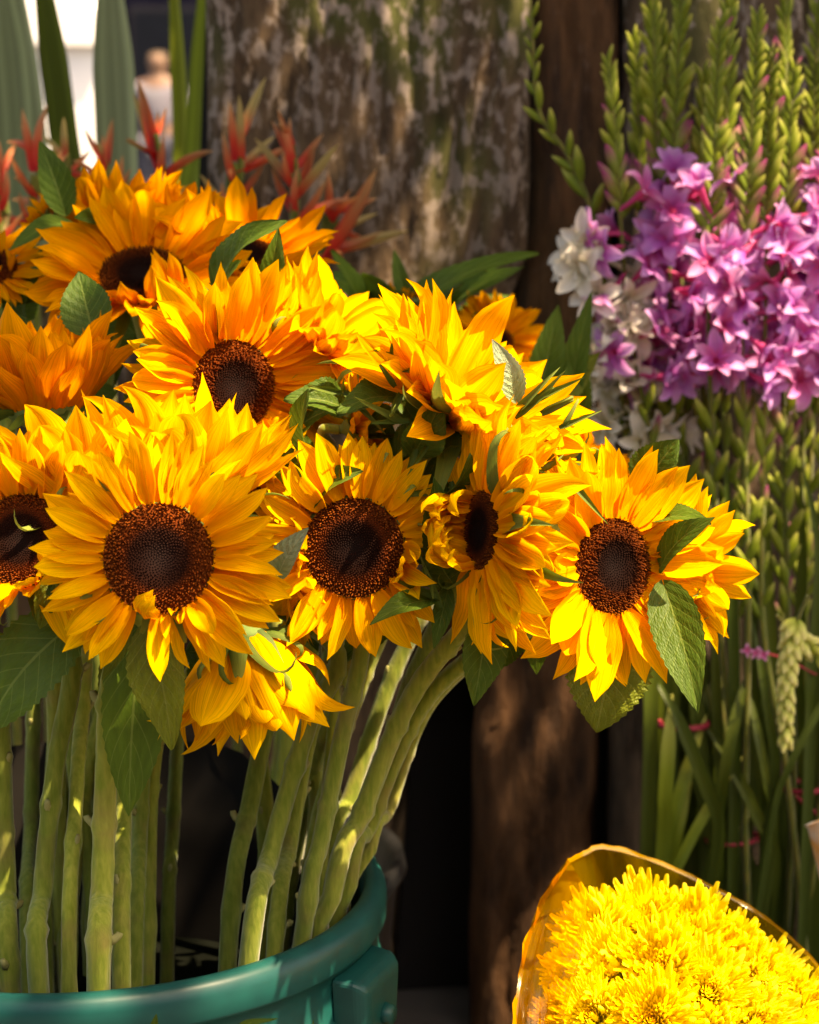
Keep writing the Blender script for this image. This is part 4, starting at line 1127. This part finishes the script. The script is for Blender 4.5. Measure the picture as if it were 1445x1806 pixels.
# pale hanging bud cluster
rg = random.Random(31)
def raceme(label, pts, Y, n_, blen, seed, spread=14):
    rg = random.Random(seed)
    P = [Q(x, y, Y) for x, y in pts]
    root = empty('bud_spray', P[0], label, 'flower buds', 'pale green bud sprays')
    path = catmull(P, 12); s = mpp(P[0])
    V, Fc = tube([p - P[0] for p in path], s * 3.5, 7)
    obj('stem', mesh('stem', V, Fc, M_STEMD), root, T(P[0]))
    for k in range(n_):
        f = .25 + .75 * k / (n_ - 1); i = min(len(path) - 2, int(f * (len(path) - 1)))
        t_ = (path[i + 1] - path[i]).normalized()
        an = k * 2.4; x0, z0 = ortho(t_, -c_f)
        e = x0 * math.cos(an) + z0 * math.sin(an)
        yv = (e * (.9 - .5 * f) + t_).normalized(); x, z = ortho(yv, -c_f)
        bl = blen * s * (1.15 - .4 * f)
        obj('bud', BUDW, root, frame(path[i] + e * 3 * s, x, yv, z, bl * 2.4, bl, bl * 2.4))
raceme('pale yellow green bud spray hanging tip down among the purple stems', [(1425, 1050), (1402, 1110), (1388, 1200), (1386, 1312)], 1.5, 60, 34, 5)
raceme('pale bud spray pointing right above the hanging one', [(1370, 1085), (1400, 1120), (1440, 1150), (1490, 1190)], 1.52, 14, 38, 6)
# fallen tiny pink flower on a thread
P = [Q(1440, 1190, 1.6), Q(1380, 1160, 1.58), Q(1318, 1147, 1.56)]
path = catmull(P, 8); V, Fc = tube([p - P[0] for p in path], .0008, 6)
fr = empty('pink_sprig', P[0], 'tiny pink blossom on a dark red thread of stem among the green stems', 'flower')
obj('stem', mesh('stem', V, Fc, M_BAND), fr, T(P[0]))
for k in range(3):
    at_ = Q(1318 + k * 14, 1147 + k * 4, 1.56)
    for q in range(4):
        d = cv(math.cos(q * 1.6 + k), math.sin(q * 1.6 + k), .5); x, z = ortho(d, -c_f)
        obj('petal', BLP['r'][0], fr, frame(at_, x, d, z, .006, .006, .006))
# paper cone with an orange print at the right edge
c0 = Q(1462, 1440, 1.45)
V = []; Fc = []
for j in range(9):
    v = j / 8
    for k in range(16):
        a = 2 * math.pi * k / 16
        r_ = .004 + .020 * v
        V.append(Vector((r_ * math.cos(a), r_ * math.sin(a), .075 * v + .012 * (math.sin(a * 1.0 + 2.5)) * (v == 1))))
for j in range(8):
    for k in range(16):
        a = j * 16 + k; b = j * 16 + (k + 1) % 16; Fc.append((a, b, b + 16, a + 16))
M_PAPER = simple('white_orange_paper', (.8, .76, .68), .6, (.85, .38, .05), scale=38, detail=2, bump=.05)
tag(obj('paper_cone', mesh('paper_cone', V, Fc, M_PAPER), None, T(c0 - Vector((-.006, 0, .075)))), 'white paper cone with orange print poking in at the right edge', 'paper cone')

# ------------------------------------------------------------------ chrysanthemum bouquet in yellow film
BC = Q(1235, 1800, 1.10); sB = mpp(BC)
bn = cv(-.05, .62, .72)
def mp_prof(v): return max(.05, (math.sin(math.pi * min(1, v * .8 + .14))) ** .5)
MP = [petal_mesh('petal', mp_prof, 3, 7, b_, .55, 0, tw_, tc_, .155, 90 + i, M_MUM) for i, (b_, tw_, tc_) in enumerate(((.5, .2, .5), (.9, -.3, .3), (.2, .4, .8), (-.2, .1, .9), (1.2, .2, .2)))]
# inner florets, one shared mesh
V = []; Fc = []; uv = []
rg = random.Random(55)
for i in range(150):
    r_ = math.sqrt((i + .5) / 150); th = i * 2.39996
    pol = r_ * 1.05
    d = Vector((math.sin(pol) * math.cos(th), math.sin(pol) * math.sin(th), math.cos(pol)))
    x, z = ortho(d, Vector((-d.x, -d.y, 1.2)))
    L_ = .30 + .50 * r_ * rg.uniform(.75, 1.2)
    b = len(V); o_ = d * .12
    for j in range(5):
        v = j / 4; bend = v * v * .18
        for s in (-1, 0, 1):
            wd = .06 * math.sin(math.pi * (v * .75 + .15))
            V.append(o_ + d * (v * L_) + x * (s * wd) + z * (bend * L_ + abs(s) * wd * .7)); uv.append(((s + 1) / 2, .35 * v if r_ < .35 else v))
    for j in range(4):
        for s in range(2):
            a = b + j * 3 + s; Fc.append((a, a + 1, a + 4, a + 3))
INNER = mesh('inner_florets', V, Fc, M_MUM, True, uv)
MEDGE = [('on the upper left of the bouquet against the film', 1048, 1640, .06), ('second along the top edge of the bouquet', 1130, 1618, .075), ('at the top middle of the bouquet with tall ragged petals', 1215, 1640, .07), ('right of the top middle, catching hard sun', 1290, 1682, .06),
         ('along the right shoulder of the bouquet', 1358, 1722, .05), ('on the right edge of the bouquet', 1428, 1780, .04), ('low on the left against the film', 1005, 1718, .03), ('left of centre showing orange inner petals', 1075, 1712, .015), ('in the very middle of the bouquet', 1165, 1708, .005),
         ('right of the middle with a dark golden centre', 1250, 1748, .0), ('below the right shoulder', 1338, 1800, .0), ('in the lower left corner of the bouquet with a button centre', 985, 1798, .0), ('low left with a clear round button centre', 1045, 1790, -.02), ('bottom middle of the bouquet', 1150, 1800, -.03),
         ('bottom right of the middle, half cut', 1245, 1840, -.02), ('cut by the bottom right corner', 1420, 1860, .02), ('under the frame edge at bottom middle', 1100, 1870, -.02)]
mum_foot = Q(1330, 2250, 1.32)
for k, (w_, x, y, dy) in enumerate(MEDGE):
    rg = random.Random(400 + k)
    c = Q(x, y, 1.10 + dy); s = mpp(c); Rr = (72 if x < 1010 else 100) * s * rg.uniform(.85, 1.12)
    centre = BC + Vector((.01, .11, -.05))
    nz = ((c - centre).normalized() * .75 + bn * .55).normalized()
    X, Yv = ortho(nz, c_u); Yv = nz.cross(X)
    root = empty('chrysanthemum', c, 'yellow chrysanthemum ' + w_, 'chrysanthemum', 'yellow chrysanthemums in the film bouquet')
    M_ = frame(c - nz * Rr * .25, X, Yv, nz, Rr, Rr, Rr)
    o = obj('inner_florets', INNER, root, M_ @ Matrix.Rotation(rg.uniform(0, 6), 4, 'Z')); o['kind'] = 'stuff'
    for i in range(95):
        th = i * 2.39996 + rg.uniform(-.2, .2); pol = .80 + 1.1 * (i / 95) + rg.uniform(-.14, .14)
        e = X * math.cos(th) + Yv * math.sin(th)
        yv = (e * math.sin(pol) + nz * math.cos(pol)).normalized(); z = (nz - yv * nz.dot(yv)); z = z.normalized() if z.length > .05 else e * -1
        x_ = yv.cross(z)
        L_ = Rr * rg.uniform(.72, 1.08)
        obj('petal', rg.choice(MP), root, frame(c - nz * Rr * (.15 + .15 * i / 95) + e * Rr * .08, x_, yv, z, L_, L_, L_))
    ft = mum_foot + Vector((rg.uniform(-.015, .015), rg.uniform(-.015, .015), 0))
    path = catmull([c - nz * Rr * .2, c.lerp(ft, .35) - nz * .02, ft], 8)
    V, Fc = tube([p - c for p in path], .0022, 6)
    obj('stem', mesh('stem', V, Fc, M_STEMD), root, T(c))

# film
mF, t, out = nodes('yellow_film')
tc = N(t, 'ShaderNodeTexCoord')
mpn = N(t, 'ShaderNodeMapping'); mpn.inputs['Scale'].default_value = (40, 3, 1); t.links.new(tc.outputs['UV'], mpn.inputs[0])
no = N(t, 'ShaderNodeTexNoise', i_Scale=1.0, i_Detail=4.0); t.links.new(mpn.outputs[0], no.inputs['Vector'])
bp = N(t, 'ShaderNodeBump', i_Strength=.5, i_Distance=.003); t.links.new(no.outputs[0], bp.inputs['Height'])
tr = N(t, 'ShaderNodeBsdfTransparent'); tr.inputs[0].default_value = (.92, .62, .06, 1)
df = N(t, 'ShaderNodeBsdfTranslucent'); df.inputs[0].default_value = (.85, .50, .02, 1)
d2 = N(t, 'ShaderNodeBsdfDiffuse'); d2.inputs[0].default_value = (.85, .50, .02, 1)
gl = N(t, 'ShaderNodeBsdfGlossy'); gl.inputs['Roughness'].default_value = .18; gl.inputs[0].default_value = (1, .95, .8, 1)
for q in (df, d2, gl): t.links.new(bp.outputs[0], q.inputs['Normal'])
fm = N(t, 'ShaderNodeMixShader', i_0=.5); t.links.new(df.outputs[0], fm.inputs[1]); t.links.new(d2.outputs[0], fm.inputs[2])
at = N(t, 'ShaderNodeAttribute'); at.attribute_name = 'tip'
m1 = N(t, 'ShaderNodeMixShader'); t.links.new(math_(t, 'ADD', .15, math_(t, 'MULTIPLY', at.outputs['Fac'], .35)), m1.inputs[0])
t.links.new(tr.outputs[0], m1.inputs[1]); t.links.new(fm.outputs[0], m1.inputs[2])
m2 = N(t, 'ShaderNodeMixShader', i_0=.07); t.links.new(m1.outputs[0], m2.inputs[1]); t.links.new(gl.outputs[0], m2.inputs[2])
t.links.new(m2.outputs[0], out.inputs[0])
M_FILM = mF

rimpts = [(1002, 1514, .12), (1030, 1500, .14), (1062, 1489, .15), (1130, 1505, .16), (1210, 1538, .17), (1290, 1578, .17), (1350, 1615, .16), (1405, 1660, .14), (1460, 1725, .11), (1490, 1830, .06), (1490, 1930, .02), (1420, 2010, -.01),
          (1300, 2050, -.03), (1150, 2040, -.03), (1020, 1990, -.02), (930, 1910, -.04), (906, 1806, -.03), (912, 1735, -.01), (930, 1650, .03), (962, 1575, .08)]
rim = [Q(x, y, 1.10 + d) for x, y, d in rimpts]
loop = catmull(rim + [rim[0]], 6)[:-1]
nr = len(loop); V = []; Fc = []; uv = []; A = []
foot_c = mum_foot
rgw = random.Random(8)
NL = 14
for j in range(NL + 1):
    v = (j / NL) ** 1.9
    for k, p in enumerate(loop):
        ctr = BC.lerp(foot_c, v)
        rr = (p - BC)
        bulge = (1 - v) ** .62 * (1 + .10 * math.sin(v * math.pi))
        q = ctr + rr * (.09 + .91 * bulge)
        wv = .0025 * math.sin(k * .9 + v * 5) * v + .0018 * noise.noise(Vector((k * .35, v * 5, 1)))
        q += rr.normalized() * wv * 1.5
        V.append(q); uv.append((k / nr, v)); A.append(1.0 if j == 0 else 0.)
for j in range(NL):
    for k in range(nr):
        a = j * nr + k; b = j * nr + (k + 1) % nr; Fc.append((a, b, b + nr, a + nr))
# hem: rim folded inward
b0 = len(V)
for k, p in enumerate(loop):
    V.append(p - (p - BC).normalized() * .002 + Vector((0, 0, -.002))); uv.append((k / nr, 0)); A.append(.4)
for k in range(nr): Fc.append((k, (k + 1) % nr, b0 + (k + 1) % nr, b0 + k))
# left overlap flap lying over the blooms
V = [v - mum_foot for v in V]
fw = obj('film_wrap', mesh('film_wrap', V, Fc, M_FILM, True, uv, A), None, T(mum_foot))
tag(fw, 'yellow see-through film wrapped round the chrysanthemum bouquet', 'bouquet wrap')
rgf = [(1002, 1516, .10), (985, 1570, .055), (965, 1640, .02), (945, 1730, -.02), (940, 1850, -.045)]
rgi = [(1030, 1560, .05), (1035, 1600, .02), (1025, 1680, -.02), (1000, 1770, -.05), (985, 1870, -.06)]
Pa = catmull([Q(x, y, 1.10 + d) for x, y, d in rgf], 6); Pb = catmull([Q(x, y, 1.10 + d) for x, y, d in rgi], 6)
Po = catmull([Q(x, y, 1.10 + d) for x, y, d in [(1002, 1514, .12), (962, 1575, .08), (930, 1650, .03), (912, 1735, -.01), (905, 1830, -.03)]], 6)
V = []; Fc = []; uv = []; A = []
for i in range(len(Pa)):
    for k in range(9):
        u = k / 8
        p = Po[i].lerp(Pa[i], u * 2) if u < .5 else Pa[i].lerp(Pb[i], u * 2 - 1)
        V.append(p + c_f * .004 * math.sin(u * 12 + i * .3)); uv.append((u * .3, i / len(Pa))); A.append(.6 if k == 8 else 0)
for i in range(len(Pa) - 1):
    for k in range(8):
        a = i * 9 + k; Fc.append((a, a + 1, a + 10, a + 9))
obj('flap', mesh('flap', [v - mum_foot for v in V], Fc, M_FILM, True, uv, A), fw, T(mum_foot))
# bucket that carries the bouquet
q = empty('black_bucket', Vector((mum_foot.x, mum_foot.y, 0)), 'black bucket under the yellow bouquet', 'bucket')
zz = max(.08, mum_foot.z + .10)
V, Fc = revolve([(0, .01), (.07, .01), (.085, zz), (.092, zz + .003), (.094, zz - .008), (.088, zz - .016), (.074, 0), (0, 0)], 48, O_)
obj('shell', mesh('shell', V, Fc, M_BLACKP), q, T(q.location.copy()))

# green leaf tips sticking up at the lower edge
for k, (a, b, c_, wd, lab) in enumerate([((268, 1900), (270, 1830), (276, 1788), 26, 'small green leaf tip poking up in front of the bucket rim'), ((430, 1900), (425, 1815), (490, 1796), 20, 'curled green leaf tip right of the small one, before the bucket'),
                                         ((548, 1900), (550, 1840), (553, 1798), 10, 'thin green tip before the bucket under the handle')]):
    P = [Q(*a, .96), Q(*b, .955), Q(*c_, .95)]; P.insert(0, Vector((P[0].x, P[0].y, P[0].z - .12)))
    strip_leaf('leaf_tip', P, wd * .95 / F_PX, M_LEAF, label=lab, cat='leaf', group='leaf tips before the bucket', taper=1.0, n=7)

# ------------------------------------------------------------------ added leafy canopy overhead, unseen, shaped to shade and dapple the stall
rg = random.Random(12)
M_TLEAF = leafy('tree_leaf', (.05, .11, .02), (.08, .15, .025), (.05, .10, .02), trans=.25)
M_BARK = simple('tree_bark', (.12, .085, .06), .9, (.06, .042, .03), scale=30, bump=.8, dist=.01)
added_tree = empty('added_tree', Vector((2.6, 3.3, 0)), 'leafy canopy added outside the frame, shaped to shade and dapple the flower stall', 'added_tree')
V, Fc = tube(catmull([Vector((0, 0, 0)), Vector((-.1, 0, 1.0)), Vector((-.3, -.2, 2.0)), Vector((-.8, -.6, 2.6))], 8), [.17 - .004 * i for i in range(25)], 12)
obj('trunk', mesh('trunk', V, Fc, M_BARK), added_tree, T(Vector((2.6, 3.3, 0))))
for bpts in ([(1.8, 2.7, 2.6), (.8, 2.0, 2.7), (-.6, 1.5, 2.6), (-1.8, 1.3, 2.5)], [(1.8, 2.7, 2.6), (1.6, 1.6, 2.7), (1.3, .6, 2.6)], [(1.8, 2.7, 2.6), (.4, 3.0, 2.8), (-1.2, 3.0, 2.7)]):
    pth = catmull([Vector(b_) for b_ in bpts], 8)
    V, Fc = tube(pth, [.07 - .055 * i / (len(pth) - 1) for i in range(len(pth))], 8)
    obj('branch', mesh('branch', V, Fc, M_BARK), added_tree)
# gaps left in the crown to let sun onto chosen spots: (pixel x, pixel y, depth, radius m)
LIT = [(345, 715, 1.09, .042), (255, 745, 1.08, .025), (420, 800, 1.08, .02), (540, 540, 1.22, .04), (620, 620, 1.22, .04), (720, 640, 1.15, .05), (790, 660, 1.12, .065), (870, 700, 1.12, .07), (950, 760, 1.12, .065), (920, 830, 1.08, .04),
       (1000, 900, 1.07, .035), (1000, 1000, 1.07, .025), (1020, 800, 1.08, .045), (1090, 830, 1.07, .035), (1000, 1100, 1.06, .025), (1040, 1120, 1.06, .02), (1250, 960, 1.12, .035), (1240, 1090, 1.12, .03), (500, 880, 1.1, .02), (820, 820, 1.1, .03),
       (560, 830, 1.08, .014), (690, 830, 1.08, .016), (110, 720, 1.04, .02), (1430, 410, 1.6, .07), (1405, 560, 1.62, .035), (1425, 660, 1.62, .02), (1390, 260, 1.6, .02), (1250, 480, 1.6, .012),
       (1150, 1600, 1.15, .06), (1230, 1640, 1.13, .075), (1310, 1690, 1.12, .07), (1200, 1720, 1.08, .07), (1120, 1680, 1.1, .035), (1400, 1760, 1.1, .07), (1300, 1790, 1.06, .07), (1430, 1850, 1.08, .05), (1080, 1620, 1.15, .02), (1200, 1820, 1.05, .04)]
LITP = [(Q(x, y, Y), r_) for x, y, Y, r_ in LIT]
lv = []; lf = []; luv = []
cnt = 0
while cnt < 15500:
    p = Vector((rg.uniform(-2.2, 3.4), rg.uniform(.25, 4.2), rg.uniform(2.05, 2.85)))
    d0 = p - Vector((.6, 2.2, 2.4))
    if (d0.x / 2.9) ** 2 + (d0.y / 2.1) ** 2 > 1 + .25 * noise.noise(p * 1.3): continue
    ok = True
    for c, r_ in LITP:
        k = (p - c); dist = (k - TO_SUN * k.dot(TO_SUN)).length
        if dist < r_ * 1.45 + .034 and not (dist > r_ * .5 and rg.random() < .02): ok = False; break
    if not ok: continue
    cnt += 1
    d = Vector((rg.gauss(0, 1), rg.gauss(0, 1), rg.gauss(0, .5))).normalized()
    up_ = Vector((rg.gauss(0, .4), rg.gauss(0, .4), 1)).normalized()
    x = d.cross(up_).normalized(); L_ = rg.uniform(.06, .11); wv = L_ * .26
    b = len(lv); dz = up_ * (-.1 * L_)
    lv += [p, p + d * L_ * .35 + x * wv + dz * -.5, p + d * L_ * .35 - x * wv + dz * -.5, p + d * L_ * .7 + x * wv * .8 + dz * -.2, p + d * L_ * .7 - x * wv * .8 + dz * -.2, p + d * L_ + dz, p + d * L_ * .35 + dz, p + d * L_ * .7 + dz]
    lf += [(b, b + 6, b + 1), (b, b + 2, b + 6), (b + 1, b + 6, b + 7, b + 3), (b + 6, b + 2, b + 4, b + 7), (b + 3, b + 7, b + 5), (b + 7, b + 4, b + 5)]
    luv += [(.5, 0), (1, .35), (0, .35), (1, .7), (0, .7), (.5, 1), (.5, .35), (.5, .7)]
o = obj('crown', mesh('crown', lv, lf, M_TLEAF, True, luv), added_tree); o['kind'] = 'stuff'
